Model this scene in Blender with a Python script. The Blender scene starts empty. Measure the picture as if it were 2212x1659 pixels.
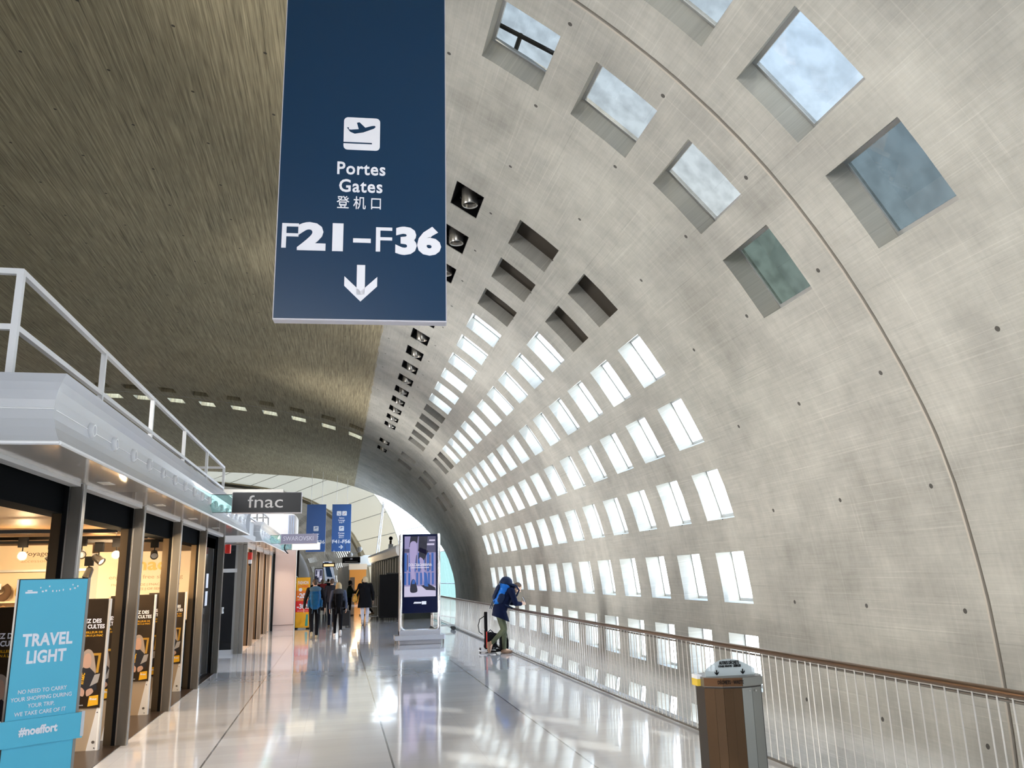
import bpy, bmesh, math, random
from mathutils import Vector, Matrix
scene = bpy.context.scene
COL = scene.collection
R = random.Random(7)
PI = math.pi

# ------------------------------------------------------------------ camera
EYE = Vector((0.0, 0.0, 1.75))
FPX, PPX, PPY = 1749.0, 1106.0, 829.5
def camera_axes(vx, vy, roll_deg):
    y = Vector(((vx - PPX) / FPX, (vy - PPY) / FPX, 1.0)).normalized()
    r = math.radians(roll_deg)
    ux, uy = -math.sin(r), -math.cos(r)
    t = -FPX * y.z / (ux * y.x + uy * y.y)
    z = Vector((ux * t, uy * t, FPX)).normalized()
    if z.y > 0: z = -z
    x = y.cross(z)
    return x, y, z                      # world axes seen from the camera (x right, y down, z ahead)
ax, ay, az = camera_axes(730.0, 1248.0, 1.35)
rot = Matrix(((ax.x, -ax.y, -ax.z), (ay.x, -ay.y, -ay.z), (az.x, -az.y, -az.z)))
cd = bpy.data.cameras.new('camera'); cam = bpy.data.objects.new('camera', cd); COL.objects.link(cam)
cd.sensor_width = 36.0; cd.lens = 36.0 * FPX / 2212.0; cd.clip_end = 600
cam.matrix_world = Matrix.Translation(EYE) @ rot.to_4x4()
scene.camera = cam

# ------------------------------------------------------------------ colour management
vs = scene.view_settings
vs.view_transform = 'Standard'; vs.look = 'None'; vs.gamma = 1.0; vs.exposure = 0.26
vs.use_curve_mapping = False
scene.display_settings.display_device = 'sRGB'

# ------------------------------------------------------------------ sky
world = bpy.data.worlds.new('sky'); scene.world = world; world.use_nodes = True
nt = world.node_tree; nt.nodes.clear()
wo = nt.nodes.new('ShaderNodeOutputWorld'); bg = nt.nodes.new('ShaderNodeBackground')
tc = nt.nodes.new('ShaderNodeTexCoord'); sx = nt.nodes.new('ShaderNodeSeparateXYZ')
rp = nt.nodes.new('ShaderNodeValToRGB')
nt.links.new(tc.outputs['Generated'], sx.inputs[0]); nt.links.new(sx.outputs['Z'], rp.inputs[0])
rp.color_ramp.elements[0].position = 0.0; rp.color_ramp.elements[0].color = (0.92, 0.95, 1.0, 1)
rp.color_ramp.elements[1].position = 0.75; rp.color_ramp.elements[1].color = (0.42, 0.60, 0.90, 1)
nt.links.new(rp.outputs[0], bg.inputs[0]); bg.inputs[1].default_value = 8.5
nt.links.new(bg.outputs[0], wo.inputs[0])

# ------------------------------------------------------------------ sun and an added unseen fill lamp behind the camera
def lamp(name, kind, loc, aim, energy, color, **kw):
    l = bpy.data.lights.new(name, kind); o = bpy.data.objects.new(name, l); COL.objects.link(o)
    l.energy = energy; l.color = color
    for k, v in kw.items(): setattr(l, k, v)
    o.location = loc
    o.rotation_euler = (Vector(aim) - Vector(loc)).to_track_quat('-Z', 'Y').to_euler()
    return o
SUN_DIR = Vector((0.14, -0.80, 0.58)).normalized()
lamp('sun', 'SUN', SUN_DIR * 50, (0, 0, 0), 3.0, (1.0, 0.93, 0.80), angle=math.radians(0.6))
lamp('added_back_fill', 'AREA', (-7, -19.0, 7.5), (3, 12, 0.5), 620, (0.96, 0.98, 1.0), shape='RECTANGLE', size=10.0, size_y=6.0, spread=math.radians(120))
# added fill lamps hidden above the shop roofs, brightening the opposite side of the vault
for y_, e_ in ((1.0, 240), (9.0, 290), (18.0, 320), (30.0, 360)):
    lamp('added_vault_fill', 'AREA', (-6.5, y_, 3.75), (6.0, y_ + 1.0, 3.4), e_, (1.0, 0.97, 0.92), shape='RECTANGLE', size=1.0, size_y=6.0, spread=math.radians(84))
# ------------------------------------------------------------------ materials
MATS = {}
def mat(name, color, rough=0.5, metal=0.0, emit=None, estr=1.0, spec=0.5, alpha=None, coat=0.0, bump=0.0, bscale=200.0, var=0.0, vscale=8.0):
    if name in MATS: return MATS[name]
    m = bpy.data.materials.new(name); m.use_nodes = True; n = m.node_tree.nodes; L = m.node_tree.links
    b = n['Principled BSDF']
    b.inputs['Base Color'].default_value = (*color, 1); b.inputs['Roughness'].default_value = rough
    b.inputs['Metallic'].default_value = metal; b.inputs['Specular IOR Level'].default_value = spec
    b.inputs['Coat Weight'].default_value = coat
    if emit: b.inputs['Emission Color'].default_value = (*emit, 1); b.inputs['Emission Strength'].default_value = estr
    if alpha is not None: b.inputs['Alpha'].default_value = alpha
    if bump or var:
        t = n.new('ShaderNodeTexCoord'); z = n.new('ShaderNodeTexNoise'); z.inputs['Scale'].default_value = bscale if bump else vscale
        z.inputs['Detail'].default_value = 3
        L.new(t.outputs['Object'], z.inputs['Vector'])
        if bump:
            bp = n.new('ShaderNodeBump'); bp.inputs['Strength'].default_value = bump; bp.inputs['Distance'].default_value = 0.01
            L.new(z.outputs['Fac'], bp.inputs['Height']); L.new(bp.outputs[0], b.inputs['Normal'])
        if var:
            mx = n.new('ShaderNodeMix'); mx.data_type = 'RGBA'
            mx.inputs['A'].default_value = (*[c * (1 - var) for c in color], 1); mx.inputs['B'].default_value = (*[min(1, c * (1 + var)) for c in color], 1)
            z2 = n.new('ShaderNodeTexNoise'); z2.inputs['Scale'].default_value = vscale; z2.inputs['Detail'].default_value = 4
            L.new(t.outputs['Object'], z2.inputs['Vector'])
            L.new(z2.outputs['Fac'], mx.inputs['Factor']); L.new(mx.outputs['Result'], b.inputs['Base Color'])
    MATS[name] = m; return m

def glass_mat(name, tint, refl=0.08, rough=0.02, var=0.0):
    if name in MATS: return MATS[name]
    m = bpy.data.materials.new(name); m.use_nodes = True; n = m.node_tree.nodes; L = m.node_tree.links; n.clear()
    o = n.new('ShaderNodeOutputMaterial'); mx = n.new('ShaderNodeMixShader'); t = n.new('ShaderNodeBsdfTransparent'); g = n.new('ShaderNodeBsdfGlossy')
    t.inputs[0].default_value = (*tint, 1); g.inputs['Roughness'].default_value = rough
    mx.inputs[0].default_value = refl
    if var:
        tcn = n.new('ShaderNodeTexCoord'); z = n.new('ShaderNodeTexNoise'); z.inputs['Scale'].default_value = 5; z.inputs['Detail'].default_value = 5
        cr = n.new('ShaderNodeValToRGB'); cr.color_ramp.elements[0].position = .35; cr.color_ramp.elements[1].position = .6
        cr.color_ramp.elements[0].color = (*[c * (1 - var) for c in tint], 1); cr.color_ramp.elements[1].color = (*tint, 1)
        L.new(tcn.outputs['Object'], z.inputs['Vector']); L.new(z.outputs['Fac'], cr.inputs[0]); L.new(cr.outputs[0], t.inputs[0])
    L.new(t.outputs[0], mx.inputs[1]); L.new(g.outputs[0], mx.inputs[2]); L.new(mx.outputs[0], o.inputs[0])
    MATS[name] = m; return m

def nodes_of(name):
    m = bpy.data.materials.new(name); m.use_nodes = True
    MATS[name] = m
    n = m.node_tree.nodes; L = m.node_tree.links
    return m, n, L, n['Principled BSDF']
def math_node(n, L, op, a, b=None, c=None):
    k = n.new('ShaderNodeMath'); k.operation = op
    for i, v in enumerate((a, b, c)):
        if v is None: continue
        if isinstance(v, (int, float)): k.inputs[i].default_value = v
        else: L.new(v, k.inputs[i])
    return k.outputs[0]
def mixc(n, L, fac, a, b, blend='MIX'):
    k = n.new('ShaderNodeMix'); k.data_type = 'RGBA'; k.blend_type = blend
    for s, v in (('Factor', fac), ('A', a), ('B', b)):
        if isinstance(v, (int, float)): k.inputs[s].default_value = v
        elif isinstance(v, tuple): k.inputs[s].default_value = (*v, 1)
        else: L.new(v, k.inputs[s])
    return k.outputs['Result']

def concrete(name, v_edge, light, dark, streak_light=0.16, streak_dark=0.55):
    """board-marked concrete; uv in metres: u along the hall, v along the arch. Beyond v_edge the raw brown formwork concrete."""
    m, n, L, b = nodes_of(name)
    uv = n.new('ShaderNodeUVMap'); uv.uv_map = 'uv'
    sp = n.new('ShaderNodeSeparateXYZ'); L.new(uv.outputs[0], sp.inputs[0]); u, v = sp.outputs[0], sp.outputs[1]
    def noise(su, sv, detail=4, rough=0.6, off=0.0):
        c = n.new('ShaderNodeCombineXYZ'); L.new(math_node(n, L, 'MULTIPLY_ADD', u, su, off), c.inputs[0]); L.new(math_node(n, L, 'MULTIPLY', v, sv), c.inputs[1])
        z = n.new('ShaderNodeTexNoise'); z.inputs['Scale'].default_value = 1.0; z.inputs['Detail'].default_value = detail; z.inputs['Roughness'].default_value = rough
        L.new(c.outputs[0], z.inputs['Vector']); return z.outputs['Fac']
    board = noise(0.55, 22.0, 3, 0.7)             # planks running along the hall
    fine = noise(1.6, 60.0, 2, 0.6, 31.0)
    cross = noise(20.0, 0.7, 3, 0.6, 7.0)         # short marks across
    blot = noise(0.45, 0.55, 5, 0.6, 3.0)
    patch_u = math_node(n, L, 'FLOOR', math_node(n, L, 'DIVIDE', u, 2.2)); patch_v = math_node(n, L, 'FLOOR', math_node(n, L, 'DIVIDE', v, 1.25))
    cb = n.new('ShaderNodeCombineXYZ'); L.new(patch_u, cb.inputs[0]); L.new(patch_v, cb.inputs[1])
    wn = n.new('ShaderNodeTexWhiteNoise'); wn.noise_dimensions = '2D'; L.new(cb.outputs[0], wn.inputs['Vector'])
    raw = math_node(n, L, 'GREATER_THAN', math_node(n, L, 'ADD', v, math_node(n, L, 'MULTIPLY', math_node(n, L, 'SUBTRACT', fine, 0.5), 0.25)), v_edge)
    def contrast(x, k): return math_node(n, L, 'MULTIPLY', math_node(n, L, 'SUBTRACT', x, 0.5), k)
    mott = noise(1.5, 1.7, 8, 0.68, 11.0)
    smear = noise(1.1, 0.10, 4, 0.55, 5.0)        # pale runs following the arch
    hair = noise(0.45, 48.0, 2, 0.5, 17.0); hair2 = noise(34.0, 0.5, 2, 0.5, 23.0)
    def above(x, t, k): return math_node(n, L, 'MULTIPLY', math_node(n, L, 'MINIMUM', math_node(n, L, 'MAXIMUM', math_node(n, L, 'MULTIPLY', math_node(n, L, 'SUBTRACT', x, t), 9.0), 0.0), 1.0), k)
    tl = math_node(n, L, 'ADD', contrast(board, streak_light * 0.9), contrast(cross, 0.22))
    tl = math_node(n, L, 'ADD', tl, math_node(n, L, 'ADD', contrast(blot, 0.75), contrast(wn.outputs['Value'], 0.05)))
    tl = math_node(n, L, 'ADD', tl, math_node(n, L, 'ADD', contrast(mott, 0.75), contrast(smear, 0.45)))
    tl = math_node(n, L, 'ADD', tl, math_node(n, L, 'ADD', above(hair, 0.60, 0.16), above(hair2, 0.62, 0.13)))
    tl = math_node(n, L, 'ADD', tl, math_node(n, L, 'ADD', contrast(fine, 0.18), math_node(n, L, 'SUBTRACT', -0.03, above(noise(0.5, 30.0, 2, 0.5, 41.0), 0.66, 0.18))))
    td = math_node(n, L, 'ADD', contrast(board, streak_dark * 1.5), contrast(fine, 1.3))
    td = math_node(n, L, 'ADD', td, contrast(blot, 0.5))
    # tie-rod holes on a regular grid
    du = math_node(n, L, 'SUBTRACT', math_node(n, L, 'FRACT', math_node(n, L, 'ADD', math_node(n, L, 'DIVIDE', u, 1.57), 0.9)), 0.5)
    dv = math_node(n, L, 'SUBTRACT', math_node(n, L, 'FRACT', math_node(n, L, 'ADD', math_node(n, L, 'DIVIDE', v, 1.25), 0.12)), 0.5)
    d2 = math_node(n, L, 'SQRT', math_node(n, L, 'ADD', math_node(n, L, 'POWER', math_node(n, L, 'MULTIPLY', du, 1.57), 2.0), math_node(n, L, 'POWER', math_node(n, L, 'MULTIPLY', dv, 1.25), 2.0)))
    hole = math_node(n, L, 'LESS_THAN', d2, 0.026)
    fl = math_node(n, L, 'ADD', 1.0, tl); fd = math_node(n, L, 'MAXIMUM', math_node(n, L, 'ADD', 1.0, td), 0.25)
    def scale(col, f):
        k = n.new('ShaderNodeVectorMath'); k.operation = 'SCALE'; k.inputs[0].default_value = col; L.new(f, k.inputs['Scale']); return k.outputs[0]
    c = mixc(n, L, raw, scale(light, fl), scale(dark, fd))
    c = mixc(n, L, math_node(n, L, 'MULTIPLY', hole, 0.85), c, (0.03, 0.028, 0.025))
    L.new(c, b.inputs['Base Color']); b.inputs['Roughness'].default_value = 0.75; b.inputs['Specular IOR Level'].default_value = 0.3
    bp = n.new('ShaderNodeBump'); bp.inputs['Strength'].default_value = 0.35; bp.inputs['Distance'].default_value = 0.01
    h = math_node(n, L, 'SUBTRACT', math_node(n, L, 'ADD', board, math_node(n, L, 'MULTIPLY', cross, 0.4)), math_node(n, L, 'MULTIPLY', hole, 3.0))
    L.new(h, bp.inputs['Height']); L.new(bp.outputs[0], b.inputs['Normal'])
    return m

def floor_material():
    m, n, L, b = nodes_of('polished_stone_floor')
    g = n.new('ShaderNodeNewGeometry'); sp = n.new('ShaderNodeSeparateXYZ'); L.new(g.outputs['Position'], sp.inputs[0]); x, y = sp.outputs[0], sp.outputs[1]
    def line(c, off, pitch, w):
        f = math_node(n, L, 'FRACT', math_node(n, L, 'DIVIDE', math_node(n, L, 'ADD', c, off), pitch))
        f = math_node(n, L, 'ABSOLUTE', math_node(n, L, 'SUBTRACT', f, 0.5))
        return math_node(n, L, 'GREATER_THAN', f, 0.5 - w / pitch)
    big = line(x, 1.25, 1.81, 0.010)
    tx = math_node(n, L, 'FLOOR', math_node(n, L, 'DIVIDE', math_node(n, L, 'ADD', x, 1.25), 0.905)); 
    ty = math_node(n, L, 'FLOOR', math_node(n, L, 'DIVIDE', y, 0.45))
    cb = n.new('ShaderNodeCombineXYZ'); L.new(tx, cb.inputs[0]); L.new(ty, cb.inputs[1])
    wn = n.new('ShaderNodeTexWhiteNoise'); wn.noise_dimensions = '2D'; L.new(cb.outputs[0], wn.inputs['Vector'])
    small = math_node(n, L, 'MAXIMUM', line(x, 1.25, 0.905, 0.003), line(y, 0.0, 0.45, 0.003))
    z = n.new('ShaderNodeTexNoise'); z.inputs['Scale'].default_value = 1.0; z.inputs['Detail'].default_value = 5
    c3 = n.new('ShaderNodeCombineXYZ'); L.new(math_node(n, L, 'MULTIPLY', x, 1.2), c3.inputs[0]); L.new(math_node(n, L, 'MULTIPLY', y, 6.0), c3.inputs[1]); L.new(c3.outputs[0], z.inputs['Vector'])
    f = math_node(n, L, 'ADD', 0.90, math_node(n, L, 'ADD', math_node(n, L, 'MULTIPLY', wn.outputs['Value'], 0.10), math_node(n, L, 'MULTIPLY', z.outputs['Fac'], 0.12)))
    k = n.new('ShaderNodeVectorMath'); k.operation = 'SCALE'; k.inputs[0].default_value = (0.78, 0.785, 0.82); L.new(f, k.inputs['Scale'])
    c = mixc(n, L, math_node(n, L, 'MULTIPLY', small, 0.12), k.outputs[0], (0.12, 0.12, 0.13))
    c = mixc(n, L, math_node(n, L, 'MULTIPLY', big, 0.75), c, (0.05, 0.05, 0.055))
    L.new(c, b.inputs['Base Color']); b.inputs['Roughness'].default_value = 0.10; b.inputs['Specular IOR Level'].default_value = 0.9
    b.inputs['Coat Weight'].default_value = 0.6; b.inputs['Coat Roughness'].default_value = 0.05
    w = n.new('ShaderNodeTexNoise'); w.inputs['Scale'].default_value = 1.1; w.inputs['Detail'].default_value = 1; L.new(g.outputs['Position'], w.inputs['Vector'])
    bp = n.new('ShaderNodeBump'); bp.inputs['Strength'].default_value = 0.06; bp.inputs['Distance'].default_value = 0.05; L.new(w.outputs['Fac'], bp.inputs['Height'])
    L.new(bp.outputs[0], b.inputs['Normal']); L.new(bp.outputs[0], b.inputs['Coat Normal'])
    return m

# ------------------------------------------------------------------ mesh helpers
class MB:
    """collects shapes into one mesh; coordinates are local to the thing"""
    def __init__(s): s.bm = bmesh.new(); s.uv = None
    def _face(s, vs, mi=0):
        try: f = s.bm.faces.new(vs); f.material_index = mi; return f
        except ValueError: return None
    def box(s, x0, y0, z0, x1, y1, z1, mi=0, bev=0.0, M=None):
        P = [(x0,y0,z0),(x1,y0,z0),(x1,y1,z0),(x0,y1,z0),(x0,y0,z1),(x1,y0,z1),(x1,y1,z1),(x0,y1,z1)]
        if M is not None: P = [M @ Vector(p) for p in P]
        v = [s.bm.verts.new(p) for p in P]
        fs = [s._face([v[i] for i in q], mi) for q in ((3,2,1,0),(4,5,6,7),(0,1,5,4),(1,2,6,5),(2,3,7,6),(3,0,4,7))]
        if bev:
            es = list({e for f in fs for e in f.edges})
            r = bmesh.ops.bevel(s.bm, geom=es, offset=bev, segments=2, affect='EDGES', profile=0.5)
            for f in r['faces']: f.material_index = mi
        return s
    def prism(s, poly, d0, d1, axis='y', mi=0, M=None):
        """extrude a 2D polygon; axis y: (x,z), x: (y,z), z: (x,y)"""
        def P(a, b, d):
            p = {'y': (a, d, b), 'x': (d, a, b), 'z': (a, b, d)}[axis]
            return M @ Vector(p) if M is not None else p
        A = [s.bm.verts.new(P(a, b, d0)) for a, b in poly]; B = [s.bm.verts.new(P(a, b, d1)) for a, b in poly]
        k = len(poly); s._face(A, mi); s._face(B[::-1], mi)
        for i in range(k): s._face([A[(i+1) % k], A[i], B[i], B[(i+1) % k]], mi)
        return s
    def tube(s, path, r, n=8, mi=0, cap=True, closed=False):
        path = [Vector(p) for p in path]; k = len(path)
        rr = r if isinstance(r, (list, tuple)) else [r] * k
        rings = []; up = None
        for i, p in enumerate(path):
            a = path[(i - 1) % k] if (closed or i > 0) else p; b = path[(i + 1) % k] if (closed or i < k - 1) else p
            t = (b - a).normalized()
            if up is None:
                up = Vector((0, 0, 1)) if abs(t.z) < 0.9 else Vector((1, 0, 0))
            q = (up - t * up.dot(t)).normalized(); up = q; w = t.cross(q)
            rings.append([s.bm.verts.new(p + (q * math.cos(2*PI*j/n) + w * math.sin(2*PI*j/n)) * rr[i]) for j in range(n)])
        m = k if closed else k - 1
        for i in range(m):
            A, B = rings[i], rings[(i + 1) % k]
            for j in range(n): s._face([A[j], A[(j+1) % n], B[(j+1) % n], B[j]], mi)
        if cap and not closed: s._face(rings[0][::-1], mi); s._face(rings[-1], mi)
        return s
    def lathe(s, prof, origin=(0,0,0), axis=(0,0,1), n=16, mi=0):
        o = Vector(origin); t = Vector(axis).normalized(); a = t.orthogonal().normalized(); b = t.cross(a)
        rings = [[s.bm.verts.new(o + t * h + (a * math.cos(2*PI*j/n) + b * math.sin(2*PI*j/n)) * max(r, 1e-4)) for j in range(n)] for r, h in prof]
        for A, B in zip(rings, rings[1:]):
            for j in range(n): s._face([A[j], A[(j+1) % n], B[(j+1) % n], B[j]], mi)
        s._face(rings[0][::-1], mi); s._face(rings[-1], mi)
        return s
    def ball(s, c, r, n=12, mi=0, M=None):
        rx, ry, rz = r if isinstance(r, (tuple, list)) else (r, r, r); c = Vector(c)
        mm = M if M is not None else Matrix.Identity(3)
        top = s.bm.verts.new(c + mm @ Vector((0,0,rz))); bot = s.bm.verts.new(c + mm @ Vector((0,0,-rz))); rows = []
        h = max(4, n // 2)
        for i in range(1, h):
            a = PI * i / h
            rows.append([s.bm.verts.new(c + mm @ Vector((rx*math.sin(a)*math.cos(2*PI*j/n), ry*math.sin(a)*math.sin(2*PI*j/n), rz*math.cos(a)))) for j in range(n)])
        for j in range(n):
            s._face([top, rows[0][j], rows[0][(j+1) % n]], mi); s._face([bot, rows[-1][(j+1) % n], rows[-1][j]], mi)
        for A, B in zip(rows, rows[1:]):
            for j in range(n): s._face([A[j], B[j], B[(j+1) % n], A[(j+1) % n]], mi)
        return s
    def cone(s, a, b, ra, rb, n=12, mi=0):
        """rounded tapered limb between two points"""
        a, b = Vector(a), Vector(b); t = b - a; L = t.length
        if L < 1e-5: return s.ball(a, ra, n, mi)
        prof = [(ra * math.sin(i * PI / 8), -ra * math.cos(i * PI / 8)) for i in range(0, 5)]
        prof += [(rb * math.cos(i * PI / 8), L + rb * math.sin(i * PI / 8)) for i in range(0, 5)]
        return s.lathe(prof, a, t, n, mi)
    def quad(s, pts, mi=0):
        s._face([s.bm.verts.new(p) for p in pts], mi); return s
    def shape(s, poly, y, mi=0, o=(0,0)):
        """flat polygon in the x-z plane facing -y"""
        s._face([s.bm.verts.new((o[0] + a, y, o[1] + b)) for a, b in poly], mi); return s
    def mesh(s, name, recalc=True):
        if recalc: bmesh.ops.recalc_face_normals(s.bm, faces=s.bm.faces)
        me = bpy.data.meshes.new(name); s.bm.to_mesh(me); s.bm.free(); return me

def smooth(me, angle=40):
    me.shade_smooth() if hasattr(me, 'shade_smooth') else None
    try: me.set_sharp_from_angle(angle=math.radians(angle))
    except Exception: pass
def obj(name, mb, m, parent=None, label=None, sm=False, loc=None):
    me = mb if isinstance(mb, bpy.types.Mesh) else mb.mesh(name)
    for k in (m if isinstance(m, (list, tuple)) else [m]): me.materials.append(k)
    if sm: smooth(me)
    o = bpy.data.objects.new(name, me); COL.objects.link(o)
    if parent is not None: o.parent = parent
    if loc is not None: o.location = loc
    if label: o['label'] = label
    return o
def tag(o, label, cat, group=None, kind=None):
    if label: o['label'] = label
    if cat: o['category'] = cat
    if group: o['group'] = group
    if kind: o['kind'] = kind
    return o
def thing(name, label, cat, loc=(0,0,0), rz=0.0, group=None):
    o = bpy.data.objects.new(name, None); COL.objects.link(o); o.empty_display_size = 0.1
    o.location = loc; o.rotation_euler = (0, 0, rz)
    return tag(o, label, cat, group)
def struct(name, mb, m, sm=False, parent=None):
    o = obj(name, mb, m, parent, sm=sm)
    if parent is None: o['kind'] = 'structure'
    return o
def dup(root, loc=None, rz=None, label=None, group=None):
    r = root.copy(); COL.objects.link(r)
    if loc is not None: r.location = loc
    if rz is not None: r.rotation_euler = (0, 0, rz)
    if label: r['label'] = label
    if group: r['group'] = group
    for ch in list(root.children):
        c = ch.copy(); COL.objects.link(c); c.parent = r
        for g in list(ch.children):
            d = g.copy(); COL.objects.link(d); d.parent = c
    return r
def text_mesh(s, size, bold=0.0, align='CENTER', depth=0.002, spacing=1.0, line=1.0, shear=0.0, width=None):
    """lettering as a mesh lying in the x-z plane, readable from -y; width squeezes it to that total width"""
    cu = bpy.data.curves.new('lettering', 'FONT'); cu.body = s; cu.size = size; cu.align_x = align; cu.align_y = 'CENTER'
    cu.offset = bold * size; cu.extrude = depth; cu.space_character = spacing; cu.space_line = line; cu.shear = shear; cu.resolution_u = 3
    o = bpy.data.objects.new('lettering', cu); COL.objects.link(o)
    bpy.context.view_layer.update()
    me = bpy.data.meshes.new_from_object(o.evaluated_get(bpy.context.evaluated_depsgraph_get()))
    bpy.data.objects.remove(o); bpy.data.curves.remove(cu)
    me.materials.clear()
    sx_ = 1.0
    if width and len(me.vertices):
        xs = [v.co.x for v in me.vertices]; sx_ = width / max(1e-6, max(xs) - min(xs))
    for v in me.vertices: v.co = Vector((v.co.x * sx_, -v.co.z, v.co.y))
    for p in me.polygons: p.material_index = 0
    return me
def letter(s, size, m, parent, loc, bold=0.0, rot=(0,0,0), name='lettering', **kw):
    o = obj(name, text_mesh(s, size, bold, **kw), m, parent); o.location = loc; o.rotation_euler = rot; return o
def remeshed(mb, voxel, name, smooth_it=4):
    me = mb.mesh(name); o = bpy.data.objects.new(name, me); COL.objects.link(o)
    r = o.modifiers.new('remesh', 'REMESH'); r.mode = 'VOXEL'; r.voxel_size = voxel
    if smooth_it:
        q = o.modifiers.new('smooth', 'SMOOTH'); q.iterations = smooth_it; q.factor = 0.5
    bpy.context.view_layer.update()
    out = bpy.data.meshes.new_from_object(o.evaluated_get(bpy.context.evaluated_depsgraph_get()))
    bpy.data.objects.remove(o); bpy.data.meshes.remove(me)
    out.name = name; out.materials.clear()
    out.polygons.foreach_set('use_smooth', [True] * len(out.polygons)); out.update()
    return out
# ------------------------------------------------------------------ palette
WHITE_PAINT = mat('white_coated_metal', (0.80, 0.80, 0.82), 0.35)
WHITE_GLOSS = mat('white_gloss_panel', (0.58, 0.59, 0.62), 0.25, coat=0.3)
SOFFIT = mat('pale_lacquered_soffit', (0.72, 0.66, 0.60), 0.16, spec=0.7, coat=0.5)
STEEL = mat('brushed_steel', (0.56, 0.55, 0.53), 0.32, 0.95)
STEEL_DULL = mat('dull_steel', (0.22, 0.205, 0.185), 0.40, 0.7)
BRONZE = mat('bronze_anodised_metal', (0.14, 0.10, 0.06), 0.38, 0.7)
RAIL_BROWN = mat('brown_satin_steel', (0.23, 0.155, 0.105), 0.28, 0.85)
BLACK = mat('black_matt', (0.004, 0.004, 0.005), 0.6, spec=0.15)
BLACK_GLOSS = mat('black_gloss', (0.004, 0.005, 0.007), 0.08, spec=0.25)
RUBBER = mat('dark_rubber', (0.03, 0.03, 0.03), 0.7)
SIGN_BLUE = mat('deep_blue_sign_face', (0.004, 0.034, 0.088), 0.28, spec=0.45)
SIGN_BLUE2 = mat('mid_blue_sign_face', (0.045, 0.125, 0.36), 0.28, spec=0.4)
SIGN_EDGE = mat('pale_sign_edge', (0.62, 0.60, 0.66), 0.4)
LETTER = mat('white_lettering', (0.86, 0.86, 0.93), 0.5)
CYAN = mat('cyan_panel', (0.085, 0.50, 0.70), 0.42)
NAVY = mat('navy_panel', (0.003, 0.006, 0.030), 0.15, spec=0.3)
RED = mat('signal_red', (0.65, 0.03, 0.02), 0.35)
PINKWALL = mat('pale_pink_wall', (0.74, 0.60, 0.55), 0.4)
CREAM = mat('cream_blind_panel', (0.72, 0.66, 0.50), 0.7)
GLASS = glass_mat('clear_window_glass', (0.93, 0.96, 0.97), 0.07, var=0.10)
GLASS_BLUE = glass_mat('grimy_dimming_blue_glass', (0.36, 0.365, 0.35), 0.06, var=0.12)  # grime mottling plus a tint that dims the sky seen through these panes
GLASS_DARK = glass_mat('grimy_dimming_dark_glass', (0.185, 0.20, 0.192), 0.05, var=0.12)
GLASS_GREEN = glass_mat('grimy_dimming_green_glass', (0.165, 0.18, 0.155), 0.05, var=0.2)
GLASS_PALE = glass_mat('grimy_dimming_pale_glass', (0.34, 0.33, 0.30), 0.06, var=0.15)
GLASS_SHOP = glass_mat('shop_glass', (0.90, 0.95, 0.94), 0.06)
GLASS_SIGN = glass_mat('green_edge_glass', (0.72, 0.92, 0.88), 0.12)
GLASS_CYAN = glass_mat('cyan_glass', (0.25, 0.325, 0.32), 0.05)

# ------------------------------------------------------------------ vaulted concrete hall (u = along the hall, v = along the arch)
PROF = [(5.0,-4.0),(5.3,-3.2),(5.75,-2.2),(5.98,-1.2),(6.09,-.4),(6.12,.3),(6.10,1.0),(6.03,1.75),(5.80,2.89),(5.33,4.02),(4.70,5.10),(3.95,6.05),(2.98,6.94),(1.84,7.71),(0.64,8.3),(-.6,8.72),(-1.98,9.05),(-3.3,9.32),(-4.7,9.52),(-6.1,9.69),(-7.45,9.83),(-8.9,9.94),(-10.14,10.0),(-12,10.0),(-14.2,9.85),(-16.4,9.5),(-18.6,8.9),(-20.6,8.0),(-22.4,6.8),(-23.9,5.2),(-25.0,3.2),(-25.6,1.2),(-25.7,-.2)]
PV = [Vector((a, b)) for a, b in PROF]
def cat(p0, p1, p2, p3, t):
    return 0.5 * ((2*p1) + (p2-p0)*t + (2*p0-5*p1+4*p2-p3)*t*t + (3*p1-p0-3*p2+p3)*t**3)
FINE = []
for i in range(len(PV) - 1):
    p0 = PV[max(0, i-1)]; p3 = PV[min(len(PV)-1, i+2)]
    for k in range(20): FINE.append(cat(p0, PV[i], PV[i+1], p3, k / 20))
FINE.append(PV[-1])
FS = [0.0]
for a, b in zip(FINE, FINE[1:]): FS.append(FS[-1] + (b - a).length)
def prof_at(s):
    lo, hi = 0, len(FS) - 1
    if s <= 0: return FINE[0].copy()
    if s >= FS[-1]: return FINE[-1].copy()
    while hi - lo > 1:
        m = (lo + hi) // 2
        if FS[m] <= s: lo = m
        else: hi = m
    t = (s - FS[lo]) / (FS[hi] - FS[lo]); return FINE[lo].lerp(FINE[hi], t)
def s_of(x, z):
    return min(range(len(FINE)), key=lambda i: (FINE[i] - Vector((x, z))).length) and FS[min(range(len(FINE)), key=lambda i: (FINE[i] - Vector((x, z))).length)]
def normal_at(s):
    t = (prof_at(s + 0.05) - prof_at(s - 0.05)).normalized()
    return Vector((t.y, -t.x))        # outward
ROW = {}
for k, x, z in (('A',6.03,-.92),('B',6.13,.37),('C',6.04,1.63),('D',5.80,2.89),('E',5.33,4.02),('F',4.73,5.05),('G',3.97,6.03),('H',3.0,6.92),('I',1.87,7.69)):
    ROW[k] = s_of(x, z)
LEFT_ROWS = [s_of(x, z) for x, z in ((0.65,8.3),(-.6,8.72),(-1.98,9.05),(-3.32,9.32),(-4.7,9.52),(-6.1,9.69),(-7.45,9.83),(-8.9,9.94),(-10.14,10.0))]
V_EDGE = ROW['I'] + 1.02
JN, JF = 6.9, 37.6                     # the two expansion joints
COLS = [12.0 + 1.572 * k for k in range(14)]
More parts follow.
